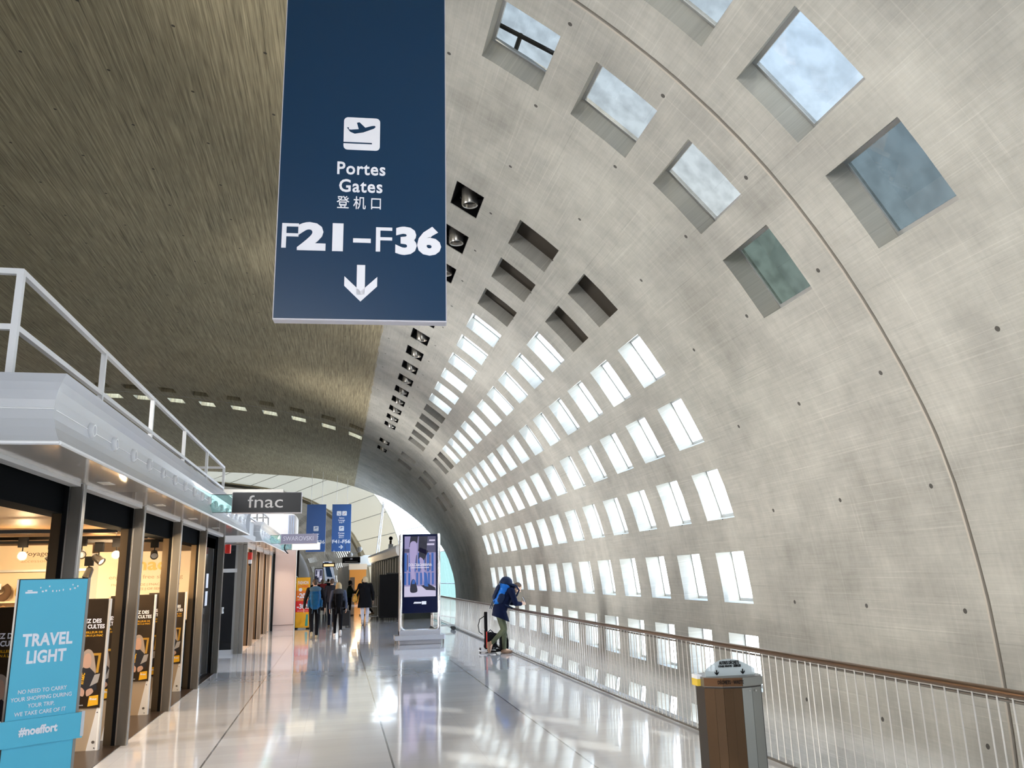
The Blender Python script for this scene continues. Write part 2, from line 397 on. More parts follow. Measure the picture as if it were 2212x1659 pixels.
T = 0.27
EDGE = [(-9,43.8),(1.0,43.9),(1.7,44.1),(2.27,44.7),(2.83,45.2),(3.33,46.1),(4.18,48.6),(4.89,50.3),(6.0,53.5),(6.69,55.2),(7.48,57.9),(8.35,60.4),(8.92,61.8),(9.47,64.1),(9.93,66.0),(10.2,66.2)]
def edge_y(s):
    p = prof_at(s)
    if p.x < -11: return 66.2
    z = p.y
    for (a, ya), (b, yb) in zip(EDGE, EDGE[1:]):
        if a <= z <= b: return ya + (yb - ya) * (z - a) / (b - a)
    return 66.2

# openings: (s centre, height along arch, y centre, width, kind)
HOLES = []
WW, WH = 0.95, 0.78
for k in 'ABCDEFGH':
    for i, y in enumerate(COLS): HOLES.append((ROW[k], WH, y, WW, k, i))
    for i in range(14): HOLES.append((ROW[k], WH, 2*JN - COLS[i], WW, k, 'b%d' % i))
for i, y in enumerate(COLS): HOLES.append((ROW['I'], 0.50, y, 0.80, 'I', i))
for j, jy in enumerate((JN, JF)):
    for sgn in (-1, 1):
        y = jy + sgn * 1.09; w = 1.05 if j == 0 else WW
        for k in 'FGH': HOLES.append((ROW[k], 0.86 if j == 0 else WH, y, w, k, 'j%d%d' % (j, sgn)))
        HOLES.append((ROW['I'], 0.8 if j == 0 else 0.5, y, w, 'I', 'j%d%d' % (j, sgn)))
        if j == 1:
            for q, s in enumerate(LEFT_ROWS): HOLES.append((s, 0.66, y, 0.9, 'L%d' % q, 'j%d%d' % (j, sgn)))
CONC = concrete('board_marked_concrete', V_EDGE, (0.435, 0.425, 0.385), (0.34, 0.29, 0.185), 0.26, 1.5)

def shell(y0, y1, lip=False):
    hs = [h for h in HOLES if y0 < h[2] < y1]
    sb = {0.0, FS[-1]}; yb = {y0}
    for h in hs:
        sb |= {h[0] - h[1]/2, h[0] + h[1]/2}; yb |= {h[2] - h[3]/2, h[2] + h[3]/2}
    if not lip: yb.add(y1)
    s = 0.0
    while s < FS[-1]:
        if min(abs(s - q) for q in sb) > 0.17: sb.add(s)
        s += 0.4
    sb = sorted(sb)
    yb = sorted(yb)
    full = [yb[0]]
    for b in yb[1:]:
        a = full[-1]; k = max(1, round((b - a) / 1.0))
        full += [a + (b - a) * i / k for i in range(1, k + 1)]
    nl = 10 if lip else 0
    last = full[-1]
    bm = bmesh.new(); uvl = bm.loops.layers.uv.new('uv')
    grid = []
    for sv in sb:
        p = prof_at(sv); row = []
        ys = list(full)
        if lip:
            e = edge_y(sv); ys += [last + (e - last) * (i / nl) for i in range(1, nl + 1)]
        for y in ys: row.append((bm.verts.new((p.x, y, p.y)), y, sv))
        grid.append(row)
    ny = len(grid[0])
    for i in range(len(sb) - 1):
        for j in range(ny - 1):
            sc = (sb[i] + sb[i+1]) / 2; yc = (grid[i][j][1] + grid[i][j+1][1]) / 2
            if j < len(full) - 1 and any(abs(sc - h[0]) < h[1]/2 and abs(yc - h[2]) < h[3]/2 for h in hs): continue
            q = [grid[i][j], grid[i+1][j], grid[i+1][j+1], grid[i][j+1]]
            f = bm.faces.new([v[0] for v in q]); f.smooth = True
            for lp, v in zip(f.loops, q): lp[uvl].uv = (v[1], v[2])
    me = bpy.data.meshes.new('vault'); bm.to_mesh(me); bm.free()
    me.materials.append(CONC)
    o = bpy.data.objects.new('ceiling', me); COL.objects.link(o); o['kind'] = 'structure'
    # make sure the solid grows outward
    f = me.polygons[len(me.polygons)//3]; c = Vector(f.center); out = Vector((c.x + 9.8, 0, c.z - 1)).dot(Vector(f.normal)) > 0
    sm = o.modifiers.new('thickness', 'SOLIDIFY'); sm.thickness = T; sm.offset = 1.0 if out else -1.0; sm.use_even_offset = False
    bpy.context.view_layer.update()
    solid = bpy.data.meshes.new_from_object(o.evaluated_get(bpy.context.evaluated_depsgraph_get()))
    o.modifiers.clear(); o.data = solid; smooth(solid, 35)
    return o
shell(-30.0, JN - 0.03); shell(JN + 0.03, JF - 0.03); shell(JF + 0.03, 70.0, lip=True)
# joints: pale bead and dark seal in the gap
for k, jy in enumerate((JN, JF)):
    mb = MB(); mb2 = MB(); n = 160
    for q, (d0, d1, w, b) in enumerate(((0.10, 0.16, 0.05, mb), (-0.006, 0.09, 0.013, mb2))):
        ring = []
        for i in range(n + 1):
            s = 0.05 + (FS[-1] - 0.1) * i / n; p = prof_at(s); nn = normal_at(s)
            yo = jy if q == 0 else jy + 0.016
            ring.append([b.bm.verts.new((p.x + nn.x*d, yo + e, p.y + nn.y*d)) for d, e in ((d0, -w), (d0, w), (d1, w), (d1, -w))])
        for A, B in zip(ring, ring[1:]):
            for j in range(4): b._face([A[j], A[(j+1) % 4], B[(j+1) % 4], B[j]])
    struct('trim_%d' % (2*k+1), mb, mat('dark_joint_seal', (0.008, 0.006, 0.005), 0.9)); struct('trim_%d' % (2*k+2), mb2, mat('pale_joint_bead', (0.50, 0.46, 0.40), 0.6))

# windows: one pane with its slim frame in each opening; the closed openings hold a concrete cover
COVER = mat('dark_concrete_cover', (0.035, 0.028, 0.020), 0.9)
FRAME = mat('aluminium_window_frame', (0.55, 0.56, 0.56), 0.4, 0.6)
wn_ = 0
def cell(s, y, h, w, d0, d1, ring=0.0):
    mb = MB()
    def P(ds, dy, d):
        p = prof_at(s + ds); nn = normal_at(s)
        return (p.x + nn.x*d, y + dy, p.y + nn.y*d)
    def blk(a0, a1, b0, b1):
        v = [mb.bm.verts.new(P(a, b, d)) for d in (d0, d1) for a, b in ((a0,b0),(a1,b0),(a1,b1),(a0,b1))]
        for q in ((3,2,1,0),(4,5,6,7),(0,1,5,4),(1,2,6,5),(2,3,7,6),(3,0,4,7)): mb._face([v[i] for i in q])
    if ring:
        blk(-h/2, -h/2+ring, -w/2, w/2); blk(h/2-ring, h/2, -w/2, w/2); blk(-h/2+ring, h/2-ring, -w/2, -w/2+ring); blk(-h/2+ring, h/2-ring, w/2-ring, w/2)
    else: blk(-h/2, h/2, -w/2, w/2)
    return mb
for (s, h, y, w, k, i) in HOLES:
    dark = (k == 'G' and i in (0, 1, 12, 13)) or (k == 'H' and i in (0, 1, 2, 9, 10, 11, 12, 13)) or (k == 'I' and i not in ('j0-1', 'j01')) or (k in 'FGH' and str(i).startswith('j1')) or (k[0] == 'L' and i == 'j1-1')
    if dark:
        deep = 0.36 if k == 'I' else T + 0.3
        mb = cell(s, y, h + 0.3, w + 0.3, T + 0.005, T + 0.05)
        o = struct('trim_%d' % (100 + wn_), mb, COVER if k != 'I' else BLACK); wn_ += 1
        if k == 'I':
            struct('trim_%d' % (100 + wn_), cell(s, y, h, w, 0.012, T, 0.012), BLACK); wn_ += 1  # black liner added, its colour darkens the lit slot recess
        continue
    g = GLASS
    if k == 'F' and i == 'j01': g = GLASS_GREEN
    if k == 'F' and i == 'j0-1': g = GLASS_DARK
    if k in 'G' and str(i).startswith('j0'): g = GLASS_BLUE if i == 'j0-1' else GLASS_PALE
    if k in 'HI' and str(i).startswith('j0'): g = GLASS_PALE
    wn_ += 1
    if k == 'I' and i == 'j01':
        def out_pt(ds, dy, d):
            q_ = prof_at(s + ds); n_ = normal_at(s + ds); return (q_.x + n_.x*d, y + dy, q_.y + n_.y*d)
        mbk = MB(); mbk.tube([out_pt(-.62, .26, .42), out_pt(.62, .42, .42)], .030, 6); mbk.tube([out_pt(.12, .36, .42), out_pt(.12, .85, .42)], .030, 6); struct('trim_98', mbk, BLACK)
    fr = struct('window_%d' % wn_, cell(s, y, h + 0.06, w + 0.06, T + 0.003, T + 0.05, 0.055), FRAME)
    obj('pane', cell(s, y, h - 0.02, w - 0.02, T + 0.02, T + 0.03), g, fr)
# ------------------------------------------------------------------ floor, lower level, ends
FLOOR = floor_material()
mb = MB(); mb.box(-25.5, -30, -0.35, 4.06, 120, 0.0)
struct('floor', mb, FLOOR)
mb = MB(); mb.box(-26.2, -30.3, -4.2, 7.0, -30.0, 10.6); struct('wall_back_blocker', mb, mat('grey_back_blocker', (.30,.29,.27), .8))  # unseen wall added to cut the sky light from behind
mb = MB(); mb.box(4.06, -30, -0.12, 4.20, 44, -0.02)
struct('trim_90', mb, mat('pale_slab_edge', (0.55, 0.55, 0.55), 0.5))
mb = MB(); mb.box(-26, -30, -4.2, 8, 120, -4.0)
struct('floor_lower', mb, mat('lower_floor', (0.35, 0.34, 0.33), 0.5))
# ------------------------------------------------------------------ handrail along the open edge of the walkway
RAILPATH = [(4.02,-6),(4.0,3.0),(3.98,7.45),(3.935,9.5),(3.90,12.5),(3.885,18.0),(3.90,22.4),(3.87,31.6),(3.82,43.6)]
def rail_x(y):
    for (a, ya), (b, yb) in zip(RAILPATH, RAILPATH[1:]):
        if ya <= y <= yb: return a + (b - a) * (y - ya) / (yb - ya)
    return RAILPATH[-1][0]
BALU = mat('satin_baluster_steel', (0.62, 0.60, 0.57), 0.30, 0.45)
gr = thing('railing', 'long steel railing with upright bars and brown handrail along the open right edge', 'railing')
ys = [-1 + i * 0.8 for i in range(57)]
mb = MB(); mb.tube([(rail_x(y), y, 0.975) for y in ys if y < 43.7], 0.027, 10); obj('handrail', mb, RAIL_BROWN, gr, sm=True, label='brown rounded handrail')
mb = MB(); mb.tube([(rail_x(y) + 0.005, y, 0.93) for y in ys if y < 43.7], 0.010, 6); mb.tube([(rail_x(y), y, 0.025) for y in ys if y < 43.7], 0.013, 6); obj('bottom_rail', mb, STEEL_DULL, gr)
by = []; y = 2.6; k = 0
while y < 43.5:
    by.append(y); k += 1; y += 0.123 if k % 17 else 0.082
vis = [q for q in by if q > 3.9][:100]; rest = [q for q in by if q not in vis]
proto = None
for q in vis:
    if proto is None:
        mb = MB(); mb.tube([(0,0,0.0), (-0.010,0,0.94)], 0.0056, 8); proto = obj('baluster', mb, BALU, gr, sm=True)
        o = proto
    else: o = proto.copy(); COL.objects.link(o); o.parent = gr
    o.location = (rail_x(q), q, 0.015)
mb = MB()
for q in rest: mb.tube([(rail_x(q), q, 0.015), (rail_x(q) - 0.01, q, 0.955)], 0.0056, 5)
tag(obj('baluster_row', mb, BALU, gr), None, None, kind='stuff')

# ------------------------------------------------------------------ big hanging gate sign
def rounded(w, h, r, n=6, cx=0, cz=0):
    P = []
    for (sx_, sz_, a0) in ((1,1,0),(-1,1,90),(-1,-1,180),(1,-1,270)):
        for i in range(n + 1):
            a = math.radians(a0 + 90 * i / n); P.append((cx + sx_*(w/2-r) + r*math.cos(a), cz + sz_*(h/2-r) + r*math.sin(a)))
    return P
PLANE = [(-.40,-.02),(-.34,-.03),(-.10,.0),(-.16,.22),(-.08,.24),(.10,.06),(.30,.13),(.39,.14),(.42,.10),(.36,.04),(.05,-.10),(-.22,-.16),(-.36,-.10),(-.46,.04),(-.41,.05)]
def plane_icon(parent, x, z, w, y, m_bg, m_fg):
    mb = MB(); mb.prism(rounded(w, w, w*.12, cx=x, cz=z), y - 0.003, y, 'y'); ic = obj('departure_icon', mb, m_bg, parent)
    mb = MB(); mb.prism([(x + a*w*.9, z + w*.14 + b*w*.9) for a, b in PLANE][::-1], y - 0.0045, y - 0.003, 'y')
    mb.box(x - w*.5, y - 0.0045, z - w*.31, x + w*.28, y - 0.003, z - w*.27); obj('plane_pictogram', mb, m_fg, ic)
    return ic
def arrow(parent, x, z, s, y, m, ang=0.0, name='arrow'):
    P = [(-.105,.92),(.105,.92),(.105,.36),(.42,.60),(.42,.34),(0,-.08),(-.42,.34),(-.42,.60),(-.105,.36)]
    c, n = math.cos(ang), math.sin(ang)
    P = [(a, b - .42) for a, b in P]; P = [(x + s*(a*c - b*n), z + s*(a*n + b*c)) for a, b in P]
    mb = MB()
    # convex pieces keep the notch clean
    def T_(Q): return [(x + s*(a*c - (b-.42)*n), z + s*(a*n + (b-.42)*c)) for a, b in Q]
    mb.prism(T_([(-.105,.92),(.105,.92),(.105,.10),(-.105,.10)]), y - .003, y, 'y')
    mb.prism(T_([(-.42,.60),(-.42,.34),(0,-.08),(0,.19)]), y - .003, y, 'y'); mb.prism(T_([(.42,.34),(.42,.60),(0,.19),(0,-.08)]), y - .003, y, 'y')
    return obj(name, mb, m, parent)
def hanging_sign(name, label, loc, rz, w, h, t, face, rod_top, group=None):
    t_ = thing(name, label, 'sign', loc, rz, group)
    mb = MB(); mb.box(-w/2, 0, 0, w/2, t, h, 0, 0.006); obj('sign_box', mb, SIGN_EDGE, t_)
    mb = MB(); mb.box(-w/2 + .008, -0.004, 0.012, w/2 - .008, 0.0, h - .008); obj('sign_face', mb, face, t_)
    mb = MB(); mb.box(-w/2 + .008, t, 0.012, w/2 - .008, t + .004, h - .008); obj('sign_back', mb, face, t_)
    for sx_ in (-1, 1):
        mb = MB(); mb.tube([(sx_*w*.28, t/2, h), (sx_*w*.28, t/2, rod_top)], 0.012 if w < 1.29 else 0.02, 6); obj('hanging_rod', mb, WHITE_PAINT, t_)
    return t_
sg = hanging_sign('gate_sign', 'huge dark blue hanging sign reading Portes Gates F21-F36 with down arrow', (0.12, 5.95, 3.635), math.radians(-4.4), 1.30, 3.26, 0.10, SIGN_BLUE, 4.75)
OX, OZ, FY = 0.12, 3.635, -0.006
plane_icon(sg, -0.02, 5.195 - OZ, 0.285, FY + .002, LETTER, SIGN_BLUE)
letter('Portes', 0.150, LETTER, sg, (0.10 - OX, FY, 4.885 - OZ), 0.018, spacing=1.08, width=0.375)
letter('Gates', 0.150, LETTER, sg, (0.10 - OX, FY, 4.735 - OZ), 0.018, spacing=1.08, width=0.335)
letter('登 机 口', 0.115, LETTER, sg, (0.093 - OX, FY, 4.59 - OZ), 0.006, width=0.34)
letter('F', 0.295, LETTER, sg, (-0.432 - OX, FY, 4.295 - OZ), 0.0, width=0.125)
letter('21', 0.290, LETTER, sg, (-0.165 - OX, FY, 4.293 - OZ), 0.055, width=0.345)
mb = MB(); mb.box(.05 - OX, FY - .002, 4.265 - OZ, .185 - OX, FY + .002, 4.30 - OZ); obj('dash', mb, LETTER, sg)
letter('F', 0.295, LETTER, sg, (0.278 - OX, FY, 4.285 - OZ), 0.0, width=0.125)
letter('36', 0.290, LETTER, sg, (0.545 - OX, FY, 4.28 - OZ), 0.055, width=0.355)
arrow(sg, 0.115 - OX, 3.935 - OZ, 0.295, FY + .002, LETTER)

# ------------------------------------------------------------------ litter bin in the foreground
bn = thing('litter_bin', 'bronze and steel litter bin with clear arched top plate beside the railing', 'bin', (2.62, 5.42, 0))
FOOT = [(-.20,-.075),(-.10,-.135),(.02,-.155),(.175,-.115),(.205,-.06),(.205,.09),(.10,.16),(-.10,.16),(-.20,.08)]
mb = MB(); mb.prism(FOOT, 0.05, 0.985, 'z'); obj('bin_body', mb, mat('dark_bin_core', (0.05, 0.045, 0.04), 0.4, 0.5), bn)
def plate(pts, z0, z1, off=0.006):
    mb = MB()
    for (a, b) in zip(pts, pts[1:]):
        d = (Vector(b) - Vector(a)).normalized(); nx, ny = d.y * off, -d.x * off
        mb.prism([a, b, (b[0]+nx, b[1]+ny), (a[0]+nx, a[1]+ny)], z0, z1, 'z')
    return mb
BIN_BR = mat('bronze_bin_panel', (0.075, 0.040, 0.017), 0.42, 0.6); BIN_ST = mat('satin_bin_panel', (0.22, 0.22, 0.205), 0.38, 0.75)
obj('bronze_panel', plate([(-.205,-.07),(-.15,-.110),(-.10,-.135),(-.04,-.148),(.02,-.155)], .06, .975), BIN_BR, bn, sm=True)
obj('steel_door', plate([(.02,-.155),(.098,-.138)], .06, .975), BIN_ST, bn); obj('steel_door', plate([(.100,-.137),(.175,-.115)], .06, .975), BIN_ST, bn)
obj('rubber_edge', plate([(.176,-.115),(.207,-.06),(.207,.09)], .05, .985), RUBBER, bn)
mb = MB(); mb.prism([(a*1.06, b*1.08) for a, b in FOOT], 0.985, 1.045, 'z'); lid = obj('lid', mb, STEEL_DULL, bn)
obj('lid_band', plate([(-.212,-.085),(-.107,-.148),(.02,-.171)], .99, 1.042), mat('bronze_lid_band', (0.15, 0.075, 0.035), 0.35, 0.7), lid); obj('lid_band', plate([(.02,-.171),(.186,-.127)], .99, 1.042), BIN_ST, lid)
letter('DÉCHETS · WASTE', 0.032, BLACK, bn, (-.062, -.170, 1.016), 0.01, rot=(0,0,math.radians(-15)), width=0.17)
for q in (-1, 1):
    mb = MB(); mb.ball((.105 + q*.022, -.146, .955), .007, 8); obj('screw', mb, STEEL, bn)
ar = [(-.185,1.045)] + [(-.185 + .36*i/14, 1.085 + .068*math.sin(PI*(i/14)**0.9)) for i in range(15)] + [(.175,1.045)]
mb = MB(); mb.prism(ar, -.06, -.052, 'y')
pl = obj('clear_top_plate', mb, mat('frosted_acrylic', (0.46, 0.52, 0.54), 0.25, alpha=0.8), bn)
letter('AUTRES DÉCHETS', 0.030, BLACK, bn, (-.01, -.063, 1.128), 0.02, width=0.145); letter('OTHER WASTES · 其他垃圾', 0.020, BLACK, bn, (-.008, -.063, 1.106), 0.012, width=0.165)
for x in (-.105, .085): arrow(bn, x, 1.068, 0.034, -.061, BLACK)
mb = MB(); mb.box(-.235, -.03, .985, -.200, .06, 1.03); obj('yellow_tab', mb, mat('yellow_plastic', (0.75, 0.52, 0.05), 0.4), bn)
mb = MB(); mb.box(-.235, -.03, 1.03, -.200, .06, 1.055); obj('white_cap', mb, WHITE_PAINT, bn)
mb = MB(); mb.prism([(a*.9, b*.9) for a, b in FOOT], 0.0, 0.05, 'z'); obj('plinth', mb, BLACK, bn)

# ------------------------------------------------------------------ free-standing cyan panel
bp = thing('display_stand', 'tall cyan freestanding panel reading TRAVEL LIGHT in front of the shop', 'stand', (-1.915, 6.3, 0), math.radians(36))
mb = MB(); mb.box(-.225, 0, 0.02, .225, .045, 1.79, 0, 0.004); obj('panel_core', mb, mat('black_panel_edge', (0.015, 0.02, 0.025), 0.4), bp)
mb = MB(); mb.box(-.219, -.004, 0.03, .212, 0.0, 1.784); obj('cyan_face', mb, CYAN, bp)
mb = MB(); mb.box(.214, -.002, 0.02, .232, .04, 1.79); obj('metal_edge', mb, STEEL_DULL, bp)
letter('TRAVEL', 0.110, LETTER, bp, (-.012, -.006, 1.385), 0.035, spacing=1.05, width=0.315); letter('LIGHT', 0.110, LETTER, bp, (-.012, -.006, 1.275), 0.035, spacing=1.05, width=0.245)
for i, (s, w) in enumerate((('NO NEED TO CARRY', .300), ('YOUR SHOPPING DURING', .375), ('YOUR TRIP,', .165), ('WE TAKE CARE OF IT', .315))):
    letter(s, 0.036, LETTER, bp, (-.012, -.006, 1.062 - .046*i), 0.006, width=w)
sw = obj('wrap_band', MB().box(-.262, -.022, .725, .262, -.006, .89), CYAN, bp)
mb = MB(); mb.box(.247, -.024, .735, .268, .03, .897); obj('band_end', mb, WHITE_GLOSS, bp); mb = MB(); mb.box(-.268, -.020, .735, -.247, .03, .897); obj('band_end', mb, WHITE_GLOSS, bp)
letter('#noeffort', 0.072, LETTER, bp, (-.02, -.025, .815), 0.04, width=0.235)
mb = MB()
for x, z, w, h in ((-.145,1.700,.075,.012),(-.155,1.712,.03,.008),(-.075,1.705,.012,.010),(-.055,1.71,.012,.012),(-.012,1.706,.008,.012),(.012,1.706,.006,.012),(.03,1.708,.006,.010),(.055,1.712,.006,.012),(.10,1.715,.010,.012),(.13,1.722,.012,.010),(.148,1.735,.008,.012),(-.09,1.73,.006,.010),(-.035,1.738,.008,.010),(.115,1.745,.006,.010)):
    mb.box(x - w/2, -.0055, z - h/2, x + w/2, -.0045, z + h/2)
obj('worn_logo', mb, LETTER, bp)
mb = MB(); mb.box(-.23, -.16, 0, .23, .2, .02, 0, .004); obj('foot_plate', mb, STEEL_DULL, bp)

# ------------------------------------------------------------------ advertising kiosk
kt = thing('advertising_kiosk', 'tall chrome framed advertising kiosk with blue screen standing in the walkway', 'kiosk', (2.15, 22.3, 0))
CHROME = mat('chrome', (0.80, 0.80, 0.82), 0.12, 1.0)
mb = MB()
pth = [(-.50,0,2.86),(-.50,0,.47),(-.47,0,.39),(-.40,0,.36),(.40,0,.36),(.47,0,.39),(.50,0,.47),(.50,0,2.86)]
mb.tube(pth, 0.032, 10); obj('chrome_frame', mb, CHROME, kt, sm=True)
mb = MB(); mb.box(-.545, -.02, .12, -.505, .34, 2.84, 0, .01); obj('side_cheek', mb, STEEL, kt); mb = MB(); mb.box(.505, -.02, .12, .545, .34, 2.84, 0, .01); obj('side_cheek', mb, STEEL, kt)
mb = MB(); mb.box(-.47, -.01, .79, .47, .30, 2.85, 0, .01); obj('screen_case', mb, NAVY, kt)
mb = MB(); mb.box(-.44, -.014, .80, .44, -.0101, 2.84); obj('glass_front', mb, NAVY, kt)
def screen_mat(name, c, s=1.0): return mat(name, (0.02, 0.02, 0.02), 0.2, emit=c, estr=s)
S0 = screen_mat('screen_violet', (0.30, 0.27, 0.50), .75); S1 = screen_mat('screen_blue', (0.03, 0.12, 0.45), .75); S2 = screen_mat('screen_skin', (0.42, 0.36, 0.62), .75)
S3 = screen_mat('screen_dark', (0.015, 0.014, 0.035), .7); S4 = screen_mat('screen_pale', (0.62, 0.58, 0.78), .75); S5 = screen_mat('screen_white', (0.85, 0.83, 0.95), .75); S6 = screen_mat('screen_slate', (0.09, 0.085, 0.17), .7)
ys_ = -.0150
scr = obj('screen', MB().box(-.42, ys_ - .001, 1.21, .42, ys_ + .0008, 2.79), S0, kt)
def art(parent, m, polys, y, name='screen_image'):
    mb = MB()
    for P in polys: mb.shape(P, y)
    return obj(name, mb, m, parent)
def soft_poly(P, k=5):
    Q = [Vector(p) for p in P]; n = len(Q); out = []
    for i in range(n):
        p0, p1, p2, p3 = Q[i-1], Q[i], Q[(i+1) % n], Q[(i+2) % n]
        for j in range(k):
            t = j / k; out.append(tuple(0.5*((2*p1) + (p2-p0)*t + (2*p0-5*p1+4*p2-p3)*t*t + (3*p1-p0-3*p2+p3)*t**3)))
    return out
def rc(x0, z0, x1, z1): return [(x0,z0),(x1,z0),(x1,z1),(x0,z1)]
art(scr, S1, [rc(-.42 + .12*i, 1.86, -.36 + .12*i, 2.35) for i in range(7)] + [rc(-.42 + .105*i, 1.52, -.37 + .105*i, 1.83) for i in range(8)], ys_ - .0016)
art(scr, S6, [rc(-.42,2.36,-.20,2.46), rc(.12,2.36,.42,2.79), rc(-.05,2.45,.12,2.79)] + [rc(-.355 + .12*i, 1.9, -.325 + .12*i, 2.3) for i in range(6)], ys_ - .0018)
art(scr, S4, [rc(-.42,1.21,.42,1.48), rc(.18,2.55,.38,2.60), rc(.24,2.66,.40,2.70)], ys_ - .0020)
art(scr, S3, [[(-.30,2.50),(-.08,2.62),(-.06,2.79),(-.26,2.79)], [(-.06,2.4),(.16,2.30),(.20,2.79),(-.02,2.79)], [(-.05,2.2),(.10,2.15),(.22,2.4),(-.02,2.5)]], ys_ - .0022)
leg1 = [(-.27,2.60),(-.12,2.64),(-.09,2.40),(-.13,2.15),(-.15,1.85),(-.13,1.65),(-.20,1.60),(-.25,1.85),(-.28,2.15)]
leg2 = [(-.02,2.22),(.09,2.16),(.10,1.98),(.14,1.80),(.20,1.60),(.16,1.52),(.09,1.62),(.04,1.85)]
art(scr, S2, [soft_poly(leg1)], ys_ - .0024); art(scr, S2, [soft_poly(leg2)], ys_ - .0025)
art(scr, S3, [soft_poly([(-.26,1.34),(-.08,1.34),(-.10,1.52),(-.16,1.66),(-.23,1.62)]), [(.02,1.50),(.16,1.38),(.42,1.36),(.40,1.44),(.20,1.55),(.08,1.50)]], ys_ - .0026)
art(scr, S1, [[(-.22,1.54),(-.14,1.54),(-.13,1.64),(-.20,1.66)], [(.11,1.48),(.22,1.46),(.18,1.80),(.10,1.86)]], ys_ - .0028)
art(scr, S5, [rc(-.24,1.955,.24,1.970)], ys_ - .0030)
letter('DOLCE&GABBANA', 0.10, S5, scr, (0, ys_ - .003, 2.035), 0.012, depth=.0004, width=0.62)
obj('maker_mark', MB().prism([(-.18,1.035),(.03,1.035),(.04,1.075),(-.15,1.08)], -.0155, -.0142, 'y'), LETTER, kt)
mb = MB(); mb.box(.045, -.0155, 1.01, .165, -.0142, 1.09); mk = obj('maker_badge', mb, LETTER, kt)
mb = MB(); mb.box(-.545, -.03, 0, .545, .36, .36, 0, .02); obj('pedestal', mb, mat('pale_pedestal', (0.46, 0.46, 0.50), 0.3, 0.3), kt)
bmp = [(-.66,-.16),(.62,-.16),(.66,-.12),(.66,.46),(.62,.50),(-.62,.50),(-.66,.46)]
mb = MB(); mb.prism(bmp, .12, .235, 'z'); obj('bumper_rail', mb, mat('silver_bumper', (0.48, 0.49, 0.54), 0.28, 0.4), kt)
for x, y in ((-.61,-.12),(.60,-.12),(-.61,.44),(.60,.44)):
    mb = MB(); mb.box(x - .02, y - .03, 0, x + .02, y + .03, .125); obj('bumper_foot', mb, STEEL_DULL, kt)
# ------------------------------------------------------------------ left-hand shop units
WARM = (1.0, 0.70, 0.38)
SHOPFLOOR = mat('dark_shop_floor', (0.045, 0.030, 0.022), 0.28, var=0.35, vscale=14)
mb = MB(); mb.box(-9.2, 5.95, 0.0, -2.30, 17.45, 0.006); struct('floor_shop', mb, SHOPFLOOR)
FASC = [(0.0,0.0),(-.028,.05),(-.055,.11),(-.072,.17),(-.08,.235),(-.075,.30),(-.06,.36),(-.035,.41),(-.01,.445),(0.0,.46)]
def canopy(name, label, y0, y1, nport, py0, dpy, x0=-1.78, back=-9.2):
    t = thing(name, label, 'canopy', (x0, y0, 2.64))
    # fascia: cavetto section running along the front and wrapping the near end, mitred
    mb = MB(); L = y1 - y0
    for (a, b) in zip(FASC, FASC[1:]):
        (d0, z0), (d1, z1) = a, b
        mb.quad([(d0, -d0, z0), (d0, L, z0), (d1, L, z1), (d1, -d1, z1)])
        mb.quad([(back - x0, -d0, z0), (d0, -d0, z0), (d1, -d1, z1), (back - x0, -d1, z1)])
    mb.quad([(0,0,.46),(0,L,.46),(-.35,L,.46),(-.35,.35,.46)]); mb.quad([(back-x0,0,.46),(0,0,.46),(-.35,.35,.46),(back-x0,.35,.46)])
    mb.quad([(0,L,0),(0,L,.46),(-.5,L,.46),(-.5,L,0)])
    obj('fascia', mb, WHITE_GLOSS, t, sm=True)
    mb = MB(); mb.tube([(-.0, 0, 0), (0, L, 0)], .014, 6); mb.tube([(-3, 0, 0), (0, 0, 0)], .014, 6); mb.box(-.0795, -.05 + .16, .232, -.076, L, .238); mb.tube([(-3,.078,.24),(-.08,.078,.24)], .006, 5)
    obj('edge_bead', mb, mat('white_edge_bead', (0.84, 0.84, 0.85), 0.3), t)
    mb = MB(); mb.box(back - x0, .02, -.012, -.01, L, .0); obj('soffit', mb, SOFFIT, t)
    mb = MB(); mb.box(back - x0, .08, .38, -.08, L, .46); obj('roof_deck', mb, mat('roof_deck', (0.35, 0.34, 0.33), 0.8), t)
    for i in range(nport):
        mb = MB(); y = py0 + dpy * i - y0
        mb.lathe([(.052,-.02),(.060,0.0),(.056,.022),(.046,.034),(.036,.034),(.036,.012),(.0001,.012)], (-.078, y, .235), (1, 0, 0), 18)
        obj('porthole_lamp', mb, WHITE_PAINT, t, sm=True)
    for i in range(5):
        yy = 2.2 + i * 2.3
        if yy < L - .5:
            mb = MB(); mb.box(-.34, yy - .05, -.016, -.24, yy + .17, -.011); obj('recessed_downlight', mb, mat('pale_slot_lamp', (0.8, 0.8, 0.78), 0.3), t); lamp('canopy_downlight', 'SPOT', (x0 - .29, y0 + yy + .06, 2.61), (x0 - .1, y0 + yy + .1, 0), 55, (1.0, .86, .68), spot_size=math.radians(120), spot_blend=.8, shadow_soft_size=.05)
    return t
canopy('shop_canopy', 'nearest white curved shop canopy with round portholes under the steel guardrail', 5.66, 17.40, 17, 6.55, 0.655)
canopy('shop_canopy', 'farther white curved shop canopy with portholes behind the black projecting sign', 20.5, 30.2, 13, 21.2, 0.66)
